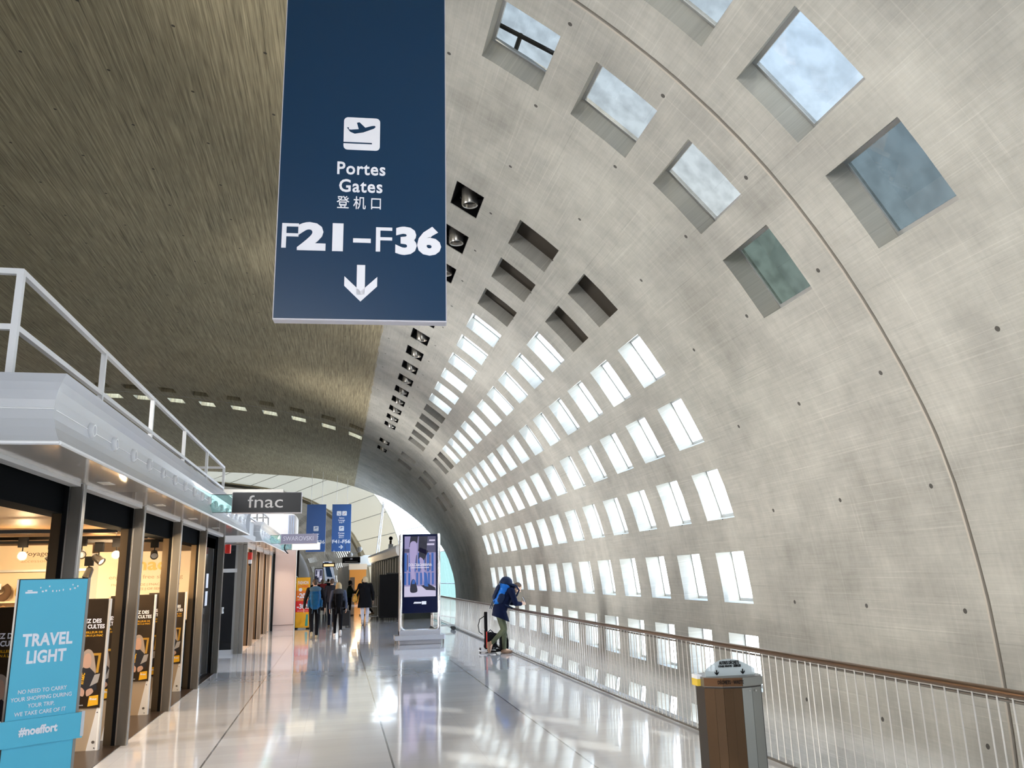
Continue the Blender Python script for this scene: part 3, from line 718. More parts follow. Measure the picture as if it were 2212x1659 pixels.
# guardrail standing on the near canopy
def guard(label, x, y0, y1, n, zt, back):
    t = thing('roof_guardrail', label, 'guardrail', (x, y0, 3.10))
    L = y1 - y0; H = zt - 3.10
    for i in range(n):
        y = L * i / (n - 1); mb = MB(); mb.box(-.022, y - .022, 0, .022, y + .022, H - .02); obj('post', mb, WHITE_PAINT, t)
    for z in (H - .02, H - .42):
        mb = MB(); mb.box(-.02, -.02, z - .02, .02, L + .02, z + .02); obj('rail', mb, WHITE_PAINT, t)
        mb = MB(); mb.box(-back, -.02, z - .02, -.02, .02, z + .02); obj('return_rail', mb, WHITE_PAINT, t)
        mb = MB(); mb.box(-2.4, L - .02, z - .02, -.02, L + .02, z + .02); obj('return_rail', mb, WHITE_PAINT, t)
    return t
guard('pale steel guardrail on top of the nearest shop canopy', -2.2, 5.87, 16.35, 6, 3.885, 6.0)
guard('pale steel guardrail on top of the farther shop canopy', -2.35, 21.0, 28.8, 5, 3.80, 2.0)

# mullions: a bronze leaf guide, a dark gap and a steel flat
def mullion(label, y, top=2.622, first=[None], x=-2.25, bronze=True):
    if first[0] is None:
        t = thing('shopfront_mullion', label, 'mullion', (x, y, 0), 0, 'steel mullions of the shopfronts')
        mb = MB(); mb.box(-.10, -.06, 0, .0, .06, top, 0, .004); obj('steel_flat', mb, STEEL_DULL, t)
        mb = MB(); mb.box(-.005, -.062, 0, .008, -.05, top); mb.box(-.115, -.05, 0, -.10, .05, top); obj('bright_edge', mb, STEEL, t)
        mb = MB(); mb.box(-.155, -.05, 0, -.115, .05, top); obj('dark_gasket', mb, BLACK, t)
        mb = MB(); mb.box(-.24, -.035, 0, -.155, .05, top); obj('bronze_leaf', mb, BRONZE, t)
        first[0] = t; return t
    return dup(first[0], (x, y, 0), 0, label)
ORD = ['nearest', 'second', 'third', 'fourth', 'fifth']
for i, y in enumerate((7.95, 10.35, 12.75, 15.12, 17.42)):
    mullion(['steel mullion at the left frame edge beside the cyan panel', 'steel mullion just right of the cyan panel top', 'steel mullion right of the second pair of security gates', 'steel mullion left of the black closed shopfront', 'steel mullion with small white reader beside the dark door'][i], y)
for i, y in enumerate((21.75, 24.1, 26.5, 28.9)):
    mullion(['steel mullion right of the dark door', 'steel mullion of the far warm lit shop, second after the dark door', 'steel mullion of the far warm lit shop, third after the dark door', 'steel mullion of the far warm lit shop next to the pink wall'][i], y)
# head tracks between mullions
mb = MB(); mb.box(-2.36, 5.95, 2.595, -2.27, 17.4, 2.628); struct('trim_80', mb, mat('pale_door_track', (0.62, 0.62, 0.62), 0.4))
mb = MB(); mb.box(-2.36, 21.8, 2.56, -2.27, 30.2, 2.628); struct('trim_81', mb, MATS['pale_door_track'])
mb = MB(); mb.box(-2.62, 5.95, 2.36, -2.40, 17.4, 2.628); struct('trim_82', mb, mat('dark_header_beam', (0.003, 0.004, 0.005), 0.9, spec=0.04))

# shop interior shell
BROWN = mat('brown_wall', (0.10, 0.055, 0.025), 0.55, var=0.3, vscale=2.0)
SHOPWHITE = mat('cream_display_wall', (0.78, 0.64, 0.46), 0.5)
mb = MB(); mb.box(-9.2, 16.6, 0, -2.55, 16.75, 2.628); struct('wall_shop_back', mb, BROWN)
mb = MB(); mb.box(-9.3, 5.9, 0, -9.15, 16.75, 2.628); struct('wall_shop_left', mb, SHOPWHITE)
mb = MB(); mb.box(-9.2, 5.85, 0, -2.6, 5.95, 2.60); struct('wall_shop_near', mb, BROWN)
mb = MB(); mb.box(-9.2, 5.95, 2.48, -2.62, 16.6, 2.62); struct('ceiling_shop', mb, mat('brown_shop_ceiling', (0.36, 0.22, 0.11), 0.5))
# cream wall units with shelves on the back wall
for k, (x0, x1, lab) in enumerate(((-9.1,-6.6,'cream wall display with hanging bags at the far left of the shop'),(-6.55,-4.45,'cream wall display with travel cushions seen between the first mullions'))):
    t = thing('shelf_display', lab, 'display', ((x0+x1)/2, 16.58, 0)); w = x1 - x0
    mb = MB(); mb.box(-w/2, -.06, 0, w/2, 0, 2.45); obj('back_panel', mb, SHOPWHITE, t)
    for z in (.55, 1.05, 1.48):
        mb = MB(); mb.box(-w/2, -.36, z - .03, w/2, -.06, z); obj('shelf', mb, SHOPWHITE, t)
    mb = MB(); mb.box(-w/2, -.14, 1.98, w/2, -.06, 2.02); obj('hanging_bar', mb, STEEL, t)
    letter('Voyage' if k else 'Bagages', .11, BROWN, t, (.1, -.064, 2.30), 0.0, width=.42); letter('accessoires', .08, mat('tan_lettering', (0.55,0.38,0.22), .5), t, (.15, -.064, 2.17), 0.0, width=.55)
def product(label, x, z, kind, m, y=16.36):
    t = thing({'c': 'travel_cushion', 'b': 'handbag', 'p': 'gift_box'}[kind], label, {'c': 'cushion', 'b': 'bag', 'p': 'box'}[kind], (x, y, z), 0, {'c': 'travel cushions on the shop shelf', 'b': 'bags on the shop shelf', 'p': 'boxes on the shop shelf'}[kind])
    mb = MB()
    if kind == 'c':
        mb.tube([(.15*math.sin(a), 0, .17 - .13*math.cos(a)) for a in [math.radians(-140 + 280*i/12) for i in range(13)]][::-1], [.05 + .02*math.sin(PI*i/12) for i in range(13)], 10); obj('cushion_roll', mb, m, t, sm=True)
        mb = MB(); mb.box(-.06, -.075, .20, .06, -.06, .30, 0, .004); obj('paper_tag', mb, LETTER, t)
    elif kind == 'b':
        mb.prism([(-.14,0),(.14,0),(.11,.22),(-.11,.22)], -.06, .06, 'y'); obj('bag_body', mb, m, t)
        mb = MB(); mb.tube([(-.08,0,.21),(-.07,0,.31),(0,0,.35),(.07,0,.31),(.08,0,.21)], .01, 6); obj('handle', mb, m, t)
    else:
        mb.box(-.12,-.08,0,.12,.08,.2,0,.004); obj('carton', mb, m, t); mb = MB(); mb.box(-.121,-.082,.05,.121,-.08,.12); obj('carton_label', mb, LETTER, t)
CU = [('black travel cushion on the shop shelf, beside the brown one', BLACK), ('brown spotted cushion on the shop shelf', mat('brown_plush', (.12,.07,.04), .9)), ('yellow cushion with white tag on the shop shelf', mat('ochre_plush', (.55,.38,.08), .9)), ('bright blue cushion with orange tag on the shop shelf', mat('blue_plush', (.02,.07,.50), .9))]
for i, (lab, m) in enumerate(CU): product(lab, -6.35 + i*.47, 1.48, 'c', m)
for i, (lab, m, z) in enumerate((('dark leather bag on the lower shop shelf', mat('dark_leather', (.05,.035,.03), .4), 1.05), ('tan bag on the lower shop shelf', mat('tan_leather', (.42,.25,.12), .4), 1.05), ('olive bag on the lower shop shelf', mat('olive_canvas', (.16,.15,.06), .8), 1.05), ('red bag on the lowest shop shelf', mat('red_leather', (.45,.04,.03), .4), .55))):
    product(lab, -6.3 + i*.52, z, 'b', m)
for i, (lab, m) in enumerate((('orange box on a lower shop shelf', mat('orange_card', (.7,.3,.05), .5)), ('white box on a lower shop shelf', WHITE_PAINT), ('grey box on a lower shop shelf', mat('grey_card', (.3,.3,.32), .5)))):
    product(lab, -6.2 + i*.6, .55 if i < 2 else 1.05, 'p', m, 16.4)
# cream information wall
iw = thing('information_wall', 'tall cream information wall with gold lettering behind the security gates', 'display', (-3.42, 16.15, 0))
mb = MB(); mb.box(-.80, -.03, 0, .78, .12, 2.30, 0, .01); obj('panel', mb, mat('warm_white_panel', (0.80, 0.66, 0.50), 0.45), iw)
mb = MB(); mb.box(-.93, -.01, 0, -.80, .30, 2.28); obj('side_return', mb, mat('grey_side_return', (0.50, 0.46, 0.44), 0.5), iw)
GOLD = mat('gold_lettering', (0.42, 0.26, 0.06), 0.4, 0.3); TAUPE = mat('taupe_lettering', (0.46, 0.33, 0.22), 0.6)
letter('fnac', .30, GOLD, iw, (.05, -.036, 2.06), .02, width=.62)
letter('enjoy duty free shopping', .10, TAUPE, iw, (.02, -.036, 1.845), 0.0, width=1.25)
letter('FNAC UN MONDE | FNAC A WORLD', .06, TAUPE, iw, (.02, -.036, 1.71), .004, width=1.15); letter('DE SERVICES | OF SERVICES', .06, TAUPE, iw, (.02, -.036, 1.635), .004, width=.90)
for i, s in enumerate(('BÉNÉFICIEZ DES AVANTAGES   BENEFIT FROM DISCOUNT', 'DES POINTS AVEC VOTRE CARTE   ADVANTAGES ON YOUR CARD', 'PROFITEZ DE LA GARANTIE', 'APRÈS-VENTE FNAC')): letter(s, .034, TAUPE, iw, (0 - .18*(i > 1), -.036, 1.50 - .05*i - .02*(i > 1)), 0.0, width=1.15 if i < 2 else .62)

# security gates with posters
FNACY = mat('yellow_logo_square', (0.80, 0.42, 0.01), 0.5); POSTER = mat('dark_brown_poster', (0.026, 0.016, 0.009), 0.3, var=0.7, vscale=5.0)
GATEW = mat('white_gate_shell', (0.78, 0.76, 0.74), 0.35); GATEB = mat('beige_gate_base', (0.42, 0.32, 0.22), 0.5)
SKIN = mat('skin', (0.62, 0.40, 0.29), 0.5); BLOND = mat('blond_hair', (0.62, 0.47, 0.26), 0.6)
def gate(label, y, base=[None]):
    if base[0] is not None: return dup(base[0], (-2.475, y, 0), 0, label)
    t = thing('security_gate', label, 'gate', (-2.475, y, 0), 0, 'anti-theft gates with posters')
    mb = MB(); mb.box(-.56, .012, .0, -.02, .048, 1.56); obj('antenna_panel', mb, GATEB, t)
    mb = MB(); mb.box(-.025, .0, 0, .0, .06, 1.58, 0, .006); obj('white_post', mb, GATEW, t)
    mb = MB(); mb.prism([(-.125,0),(-.02,0),(-.02,.44),(-.05,.44)], .004, .056, 'y'); ft = obj('foot_fairing', mb, GATEW, t)
    for z, x in ((.39,-.042),(.03,-.045)):
        mb = MB(); mb.lathe([(.006,0),(.006,.003)], (x, .004, z), (0,-1,0), 10); obj('screw', mb, BLACK, ft)
    mb = MB(); mb.lathe([(.016,0),(.014,.004)], (-.06, .004, .09), (0,-1,0), 12); obj('sensor', mb, STEEL_DULL, ft)
    mb = MB(); mb.box(-.585, -.004, .44, -.026, .011, 1.575); po = obj('poster', mb, POSTER, t)
    def A(m, polys, y, name): return art(po, m, polys, y, name)
    A(mat('gold_frame_print', (0.45, 0.24, 0.02), .5), [rc(-.30,.98,-.07,1.005), [(-.09,.80),(-.065,.80),(-.05,1.005),(-.075,1.005)], [(-.36,.82),(-.34,.82),(-.30,1.0),(-.32,1.0)], rc(-.55,.86,-.38,.88)], -.0046, 'printed_frame')
    A(mat('printed_hair', (0.36, 0.28, 0.23), .6), [soft_poly([(-.27,.80),(-.10,.78),(-.11,.93),(-.14,1.02),(-.19,1.05),(-.235,1.01),(-.255,.92)])], -.0050, 'printed_figure')
    A(mat('printed_jacket', (0.012, 0.012, 0.018), .5), [[(-.31,.62),(-.06,.62),(-.10,.80),(-.16,.86),(-.22,.86),(-.28,.80)]], -.0054, 'printed_figure')
    for P in ([(-.215,.86),(-.155,.86),(-.145,.94),(-.165,1.0),(-.205,1.0),(-.225,.94)], [(-.26,.60),(-.20,.56),(-.19,.62),(-.24,.66)], [(-.16,.56),(-.10,.60),(-.12,.64),(-.17,.62)]): A(mat('printed_skin', (0.50, 0.30, 0.22), .6), [soft_poly(P)], -.0058, 'printed_figure')
    A(mat('printed_silver', (0.35, 0.33, 0.32), .4), [[(-.14,.66),(-.06,.70),(-.045,.79),(-.10,.78)]], -.0060, 'printed_object')
    letter('VIVEZ DES', .060, LETTER, po, (-.20, -.0062, 1.345), .03, depth=.0003, align='CENTER', width=.25)
    letter('SOIRÉES CULTES', .060, LETTER, po, (-.225, -.0062, 1.285), .03, depth=.0003, width=.37)
    letter('AVEC LE MEILLEUR DE', .030, FNACY, po, (-.22, -.0062, 1.225), .015, depth=.0003, width=.33); letter("L'INNOVATION À LA FNAC", .030, FNACY, po, (-.21, -.0062, 1.19), .015, depth=.0003, width=.32)
    A(FNACY, [[(-.145,.455),(-.04,.47),(-.045,.57),(-.135,.56)]], -.0050, 'logo_square'); letter('fnac', .034, LETTER, po, (-.092, -.0062, .53), .02, depth=.0003, width=.07)
    letter('fnac', .075, FNACY, po, (-.225, -.0064, .745), .02, depth=.0003, width=.12, rot=(0, math.radians(-85), 0)); letter('LE 31 MARS', .018, LETTER, po, (-.24, -.0062, .47), .0, depth=.0003, width=.10)
    base[0] = t; return t
gate('security gate with dark poster behind the cyan panel', 7.65)
gate('security gate with dark poster right beside the cyan panel, front one', 10.08); gate('security gate with dark poster just behind the one beside the cyan panel', 10.65)
gate('security gate with dark poster, front of the pair between second and third mullion', 12.45); gate('security gate with dark poster, rear of the pair between second and third mullion', 13.02)
gate('last security gate with dark poster beside the teal cabinet', 14.83)
t = thing('counter_cabinet', 'dark teal cabinet behind the last security gate', 'cabinet', (-2.64, 15.52, 0))
mb = MB(); mb.box(-.2, -.28, .03, .2, .28, 1.06, 0, .006); obj('body', mb, mat('teal_laminate', (0.035, 0.065, 0.08), 0.35), t); mb = MB(); mb.box(-.22,-.3,1.06,.22,.3,1.09); obj('top', mb, BLACK, t); mb = MB(); mb.box(-.18,-.26,0,.18,.26,.03); obj('plinth', mb, BLACK, t)
t = thing('closed_shopfront', 'black glazed closed shopfront panel with two white notices', 'shutter', (-2.42, 16.62, 0))
mb = MB(); mb.box(-.02, -.72, 0.0, .02, .66, 2.55); obj('black_glass', mb, BLACK_GLOSS, t)
for z in (1.30, 1.62):
    mb = MB(); mb.box(.021, -.30, z, .027, -.05, z + .26); obj('white_notice', mb, LETTER, t)
# track spotlights
LAMP_ON = mat('lit_warm_lens', (1,1,1), .3, emit=(1.0, 0.74, 0.40), estr=40.0); LAMP_OFF = mat('grey_lens', (.5,.5,.5), .2)
t = thing('lighting_track', 'black ceiling lighting track inside the shop', 'track', (-3.6, 12.2, 2.34))
mb = MB(); mb.box(-2.6, -.02, 0, 1.0, .02, .04); obj('track_bar', mb, BLACK, t); mb = MB(); mb.box(-2.6, -1.62, 0, 1.0, -1.58, .04); obj('track_bar', mb, BLACK, t); mb = MB(); mb.box(-2.0, 1.5, .02, 1.0, 1.54, .06); obj('track_bar', mb, BLACK, t)
for x in (-1.8, .6):
    for y in (-1.6, 0, 1.52): mb = MB(); mb.tube([(x, y, .04), (x, y, .135)], .008, 6); obj('suspension_rod', mb, STEEL, t)
def track_spot(label, x, y, z, on, aim):
    t = thing('track_spotlight', label, 'spotlight', (x, y, z), 0, 'track spotlights inside the shop')
    mb = MB(); mb.box(-.055,-.03,-.13,.055,.03,0,0,.004); obj('ballast_box', mb, BLACK, t); mb = MB(); mb.tube([(0,0,-.13),(0,0,-.20)], .008, 6); obj('stem', mb, BLACK, t)
    d = Vector(aim).normalized(); c = Vector((0, 0, -.23))
    mb = MB(); mb.lathe([(.03,-.09),(.05,-.06),(.055,.05),(.058,.07),(.05,.07),(.045,.05)], c, d, 16); can = obj('lamp_can', mb, mat('dark_lamp_can', (.04,.035,.03), .35, .4), t, sm=True)
    mb = MB(); mb.lathe([(.047,.045),(.047,.055)], c, d, 16); obj('lens', mb, LAMP_ON if on else LAMP_OFF, can)
    if on:
        lamp('spot_glow', 'POINT', Vector((x,y,z)) + c + d*.14, (0,0,0), 22, WARM, shadow_soft_size=.05)
SP = [('lit track spotlight at the left edge of the shop', -4.05, 11.9, 2.36, True, (.4,-1,-.2)), ('lit track spotlight above the first poster, left of two', -2.98, 12.2, 2.36, True, (.2,-1,-.1)), ('lit track spotlight above the first poster, right of two', -2.86, 12.25, 2.36, True, (.15,-1,-.15)),
      ('white faced track spotlight tilted left near the first mullion', -3.78, 12.2, 2.34, False, (-.6,-.3,-.7)), ('dark round track spotlight facing outward between first mullions', -3.42, 12.2, 2.38, False, (.3,-.9,-.3)), ('small track spotlight beside the first bronze leaf', -3.2, 12.2, 2.30, False, (.7,-.3,-.5)), ('low hanging track spotlight between first mullions', -3.42, 12.6, 2.12, False, (-.2,-.3,-.9)), ('track spotlight in front of the cream information wall', -2.80, 13.7, 2.40, False, (.2,-.8,-.4))]
for a in SP: track_spot(*a)
lamp('shop_ambient', 'AREA', (-5.4, 13.3, 2.42), (-5.4, 13.6, 0), 250, (1.0, 0.74, 0.44), shape='RECTANGLE', size=5.0, size_y=5.0)
lamp('shop_wall_wash', 'SPOT', (-3.5, 13.2, 2.40), (-3.6, 16.1, 1.7), 330, WARM, spot_size=math.radians(85), spot_blend=.7, shadow_soft_size=.1)
lamp('shop_wall_wash', 'SPOT', (-5.4, 13.4, 2.40), (-5.6, 16.6, 1.8), 420, WARM, spot_size=math.radians(95), spot_blend=.7, shadow_soft_size=.1)
lamp('shop_front_wash', 'AREA', (-3.4, 9.0, 2.42), (-2.5, 9.6, 0.0), 70, WARM, shape='RECTANGLE', size=1.2, size_y=3.0)

# passage with the dark door between the two shops
GREYP = mat('pale_grey_panel', (0.50, 0.51, 0.53), 0.45)
mb = MB(); mb.box(-5.0, 17.4, 0, -2.56, 17.55, 2.63); struct('wall_passage', mb, GREYP)
mb = MB(); mb.box(-5.0, 17.4, 2.63, -1.95, 22.0, 2.75); struct('ceiling_passage', mb, GREYP)
mb = MB(); mb.box(-4.6, 17.45, 2.72, -2.0, 20.5, 3.05); struct('trim_83', mb, GREYP)
dr = struct('door_1', MB().box(-3.5, 21.70, 0, -2.36, 21.80, 2.62), mat('grey_door_frame', (0.30, 0.30, 0.29), 0.4, .5))
mb = MB(); mb.box(-3.42, 21.69, .10, -2.52, 21.70, 1.94); obj('dark_leaf', mb, BLACK_GLOSS, dr); mb = MB(); mb.box(-3.42, 21.69, 2.03, -2.52, 21.70, 2.60); obj('transom_glass', mb, BLACK_GLOSS, dr)
mb = MB(); mb.box(-2.46, 21.66, 0, -2.36, 21.70, 2.62); obj('steel_jamb', mb, STEEL_DULL, dr)
mb = MB(); mb.box(-3.42, 21.685, 1.94, -2.46, 21.70, 2.03); mb.box(-3.42, 21.685, 0, -2.46, 21.70, .10); obj('grey_rail', mb, GREYP, dr)
t = thing('card_reader', 'small white card reader on the mullion by the dark door', 'reader', (-2.245, 17.52, 1.17)); mb = MB(); mb.box(0,-.05,-.06,.035,.05,.06,0,.008); obj('reader_case', mb, WHITE_PAINT, t); mb = MB(); mb.box(.035,-.02,-.02,.038,.02,.03); obj('reader_window', mb, BLACK, t)
for lab, y, z in (('red alarm box beneath the near canopy by the dark door', 17.62, 2.36), ('red alarm box with white detector at the far shop corner', 22.0, 2.33)):
    t = thing('alarm_box', lab, 'alarm', (-2.20, y, z)); mb = MB(); mb.box(-.05,-.07,-.08,.05,.07,.10,0,.012); obj('red_case', mb, RED, t)
    if y > 20:
        mb = MB(); mb.box(-.04,-.05,-.18,.04,.05,-.08,0,.01); obj('detector', mb, WHITE_PAINT, t); mb = MB(); mb.ball((0,0,-.20), .04, 10); obj('dark_dome', mb, BLACK_GLOSS, t)

# far warm shop
mb = MB(); mb.box(-6.0, 21.9, 0.0, -2.30, 30.3, 0.006); struct('floor_far_shop', mb, mat('pale_shop_floor', (0.48, 0.40, 0.34), 0.25))
SH2 = mat('blush_shop_wall', (0.80, 0.62, 0.48), 0.5)
mb = MB(); mb.box(-6.1, 21.85, 0, -5.95, 30.4, 2.63); mb.box(-6.0, 21.82, 0, -3.5, 21.95, 2.63); mb.box(-6.0, 30.2, 0, -2.3, 30.35, 2.63); struct('wall_far_shop', mb, SH2)
mb = MB(); mb.box(-6.0, 21.9, 2.50, -2.45, 30.2, 2.62); struct('ceiling_far_shop', mb, mat('blush_ceiling', (0.75, 0.62, 0.50), 0.5))
t = thing('display_case', 'dark blue display case with white shelf edges inside the far shop', 'display', (-3.1, 28.6, 0))
mb = MB(); mb.box(-.45,-.15,.25,.4,.15,1.35); obj('case_body', mb, mat('midnight_case', (.01,.015,.05), .3), t)
for i in range(7): mb = MB(); mb.box(-.44,-.165,.36 + .14*i,.39,-.15,.385 + .14*i); obj('shelf_edge', mb, LETTER, t)
mb = MB(); mb.box(-.45,-.15,0,.4,.15,.25); obj('plinth', mb, LETTER, t)
t = thing('shelf_lamp', 'brass table lamp on shelf inside the far shop', 'lamp', (-3.0, 25.5, 1.0)); mb = MB(); mb.lathe([(.10,0),(.10,.02),(.015,.04),(.015,.35)], (0,0,0)); obj('lamp_base', mb, mat('brass', (.6,.4,.12), .3, .9), t); mb = MB(); mb.lathe([(.13,.33),(.09,.5)], (0,0,0)); obj('lamp_shade', mb, mat('amber_shade', (.8,.5,.2), .6, emit=(1,.6,.2), estr=2.0), t)
t = thing('console_table', 'pale console table under the lamp inside the far shop', 'table', (-3.0, 25.5, 0)); mb = MB(); mb.box(-.4,-.3,.95,.4,.3,1.0); obj('table_top', mb, SH2, t); mb = MB(); mb.box(-.35,-.25,0,.35,.25,.95); obj('table_body', mb, SH2, t)
lamp('far_shop_ambient', 'AREA', (-4.2, 26.0, 2.46), (-4.2, 26.1, 0), 420, (1.0, 0.78, 0.56), shape='RECTANGLE', size=3.2, size_y=8.0)

# projecting signs on glass brackets
def blade(name, label, y, x0, x1, z0, z1, face, txt, tm, tw, tsize, bold):
    t = thing(name, label, 'sign', (-1.85, y, z0)); h = z1 - z0; a, b = x0 + 1.85, x1 + 1.85
    mb = MB(); mb.box(a, 0, 0, b, .10, h, 0, .004); obj('sign_case', mb, SIGN_EDGE, t)
    mb = MB(); mb.box(a + .008, -.004, .012, b - .012, 0, h - .006); obj('sign_face', mb, face, t)
    mb = MB(); mb.box(0.0, .045, .02, a, .055, h - .03); obj('glass_bracket', mb, GLASS_SIGN, t)
    mb = MB(); mb.tube([(a, .05, h - .03), (.0, .05, h - .03), (0.0, .05, h*.5), (0, .05, .02), (a, .05, .02)], .005, 6); obj('bracket_edge', mb, mat('dark_glass_edge', (.03,.07,.07), .3), t)
    if txt: letter(txt, tsize, tm, t, ((a + b)/2 - .02, -.007, h*.52), bold, width=tw)
    return t
m, n, L, b = nodes_of('black_mirror_sign'); b.inputs['Base Color'].default_value = (.010,.010,.012,1); b.inputs['Roughness'].default_value = .28; b.inputs['Specular IOR Level'].default_value = .42
blade('shop_sign', 'black projecting sign with four white letters on a glass bracket', 12.55, -1.55, -.555, 2.70, 3.01, MATS['black_mirror_sign'], 'fnac', mat('silver_lettering', (.75,.75,.78), .3), .50, .26, .0)
blade('shop_sign', 'lilac grey projecting sign with thin white capitals on a glass bracket', 23.4, -1.56, -.58, 2.68, 2.955, mat('lilac_sign_face', (.36,.34,.46), .4), 'SWAROVSKI', LETTER, .80, .17, -.002)
blade('shop_sign', 'cream lit projecting lightbox just below the lilac grey sign', 27.9, -1.50, -.60, 2.66, 2.90, mat('lit_cream_lightbox', (.9,.85,.7), .4, emit=(1.0,.93,.74), estr=.75), None, None, 0, 0, 0)
t = thing('cable_loop', 'black cable loop hanging below the lilac grey sign', 'cable', (-1.45, 23.6, 2.66)); mb = MB(); mb.tube([(0,0,.02),(-.02,0,-.06),(0,0,-.14),(.05,0,-.2),(.09,0,-.23)], .014, 6); obj('cable', mb, BLACK, t)

# pink end wall, white rounded block and grey box above it
mb = MB(); mb.box(-2.25, 30.45, .0, -1.47, 30.9, 2.80); struct('wall_pink', mb, PINKWALL)
mb = MB(); mb.box(-2.25, 30.43, .18, -1.47, 30.452, .195); struct('baseboard_pink', mb, mat('dark_pink_line', (.25,.18,.17), .6))  # thin darker line along the foot of the pink wall
mb = MB(); mb.tube([(-1.465, 30.45, 0), (-1.465, 30.45, 2.8)], .022, 8); struct('trim_84', mb, STEEL)
mb = MB(); mb.tube([(-2.22, 30.35, 0), (-2.22, 30.35, 2.63)], .04, 8); struct('trim_85', mb, BLACK)
P = [(-4.6,2.75),(-1.50,2.75),(-1.50,3.85)] + [(-1.72 + .22*math.cos(a), 3.85 + .22*math.sin(a)) for a in [i*PI/16 for i in range(1,9)]] + [(-4.6,4.07)]
mb = MB(); mb.prism(P, 31.0, 31.8, 'y'); struct('wall_white_block', mb, mat('white_block', (.74,.74,.77), .3))
mb = MB()
for x in (-1.82, -1.74, -1.66): mb.box(x, 30.985, 2.75, x + .035, 31.0, 4.02)
struct('trim_86', mb, mat('blue_grey_reflection', (.34,.40,.55), .3))  # stripes paint the bluish reflections on the white block
mb = MB(); mb.box(-4.6, 31.85, 2.8, -2.1, 32.4, 5.06); struct('wall_grey_box', mb, mat('warm_grey_box', (.50,.50,.48), .5))
# ------------------------------------------------------------------ lamps set in the top row of slots
ORDN = ['first','second','third','fourth','fifth','sixth','seventh','eighth','ninth','tenth','eleventh','twelfth','thirteenth','fourteenth']
base = None
p = prof_at(ROW['I'])
lampspots = [(y, '%s round spotlight in the vault lamp row, counted from the blue sign' % ORDN[i]) for i, y in enumerate(COLS)] + [(JF - 1.09, 'round spotlight in a vault slot just before the far joint'), (JF + 1.09, 'round spotlight in a vault slot just past the far joint')]
for y, lab in lampspots:
    if base is None:
        base = thing('vault_spotlight', lab, 'spotlight', (p.x + .05, y, p.y + .03), 0, 'spotlights in the vault slots')
        mb = MB(); mb.lathe([(.10,.22),(.13,.18),(.135,-.10),(.125,-.12),(.11,-.11),(.10,-.05),(.001,-.04)], (0,0,0), (0,0,1), 20); can = obj('lamp_housing', mb, mat('brushed_lamp_housing', (.50,.48,.45), .3, .9), base, sm=True)
        mb = MB(); mb.lathe([(.098,-.055),(.098,-.048)], (0,0,0), (0,0,1), 20); obj('dark_lens', mb, BLACK_GLOSS, can)
        mb = MB(); mb.box(-.16,-.01,.0,.20,.01,.03); obj('bracket', mb, BLACK, base)
    else: dup(base, (p.x + .05, y, p.y + .03), 0, lab)

# ------------------------------------------------------------------ glazed link after the vault
def out(s, y, d):
    p = prof_at(s); n = normal_at(s); y0 = edge_y(s)
    sh = .45 - 4.2 * min(1.0, max(0.0, (y - y0) / (75.6 - y0)))
    return Vector((p.x + n.x*d + sh, y, p.y + n.y*d))
S0_, S1_ = 0.02, FS[-1]
SE = s_of(0.75, 8.25); SC = s_of(5.75, 3.0)
def loft(yr, ny, sa, sb, ns, d0, d1):
    mb = MB(); G = []
    for d in (d0, d1):
        if d is None: continue
        for i in range(ns + 1):
            s = sa + (sb - sa)*i/ns; ya, yb = yr(s); G.append([mb.bm.verts.new(out(s, ya + (yb - ya)*j/ny, d)) for j in range(ny + 1)])
    for H in (G[:ns+1], G[ns+1:]):
        if not H: continue
        for i in range(ns):
            for j in range(ny): mb._face([H[i][j], H[i+1][j], H[i+1][j+1], H[i][j+1]])
    return mb
m, n, L, b = nodes_of('cream_translucent_blind'); n.clear()
o_ = n.new('ShaderNodeOutputMaterial'); mx_ = n.new('ShaderNodeMixShader'); df = n.new('ShaderNodeBsdfDiffuse'); tr = n.new('ShaderNodeBsdfTranslucent')
df.inputs[0].default_value = (.60,.54,.42,1); tr.inputs[0].default_value = (.145,.125,.088,1); mx_.inputs[0].default_value = .55; L.new(df.outputs[0], mx_.inputs[1]); L.new(tr.outputs[0], mx_.inputs[2]); L.new(mx_.outputs[0], o_.inputs[0])
glazed = lambda s: (edge_y(s) + .3, 60.0)
blinds = lambda s: (max(60.0, edge_y(s) + .3), 76.0)
struct('window_901', loft(glazed, 8, SC, SE, 30, .40, .43), GLASS)
struct('window_902', loft(glazed, 8, S0_, SC, 8, .40, .43), GLASS_CYAN)
struct('ceiling_link', loft(blinds, 8, S0_, S1_, 48, .45, None), MATS['cream_translucent_blind'], sm=True)
# purlins and arches of the link
PURL = mat('cream_painted_steel', (.60,.55,.42), .5); GREYSEAM = mat('grey_seam', (.34,.33,.29), .6)
k = 0
for i in range(1, 17):
    s = S0_ + (S1_ - S0_) * .62 * i / 16
    ya = blinds(s)[0]; mb = MB(); mb.tube([out(s, ya + (75.5 - ya)*j/4, .38) for j in range(5)], .028, 5); struct('trim_%d' % (300 + k), mb, GREYSEAM); k += 1
    if s < SE:
        ya = glazed(s)[0]; mb = MB(); mb.tube([out(s, ya + (60 - ya)*j/4, .36) for j in range(5)], .035, 5); struct('trim_%d' % (300 + k), mb, WHITE_PAINT); k += 1
for y, r, mm in ((60, .10, PURL), (52, .05, WHITE_PAINT), (75.6, .16, PURL)):
    P = [S0_ + (S1_ - S0_)*i/60 for i in range(61)]; P = [s for s in P if edge_y(s) < y - .2]
    mb = MB(); mb.tube([out(s, y, .36) for s in P], r, 6); struct('trim_%d' % (300 + k), mb, mm); k += 1
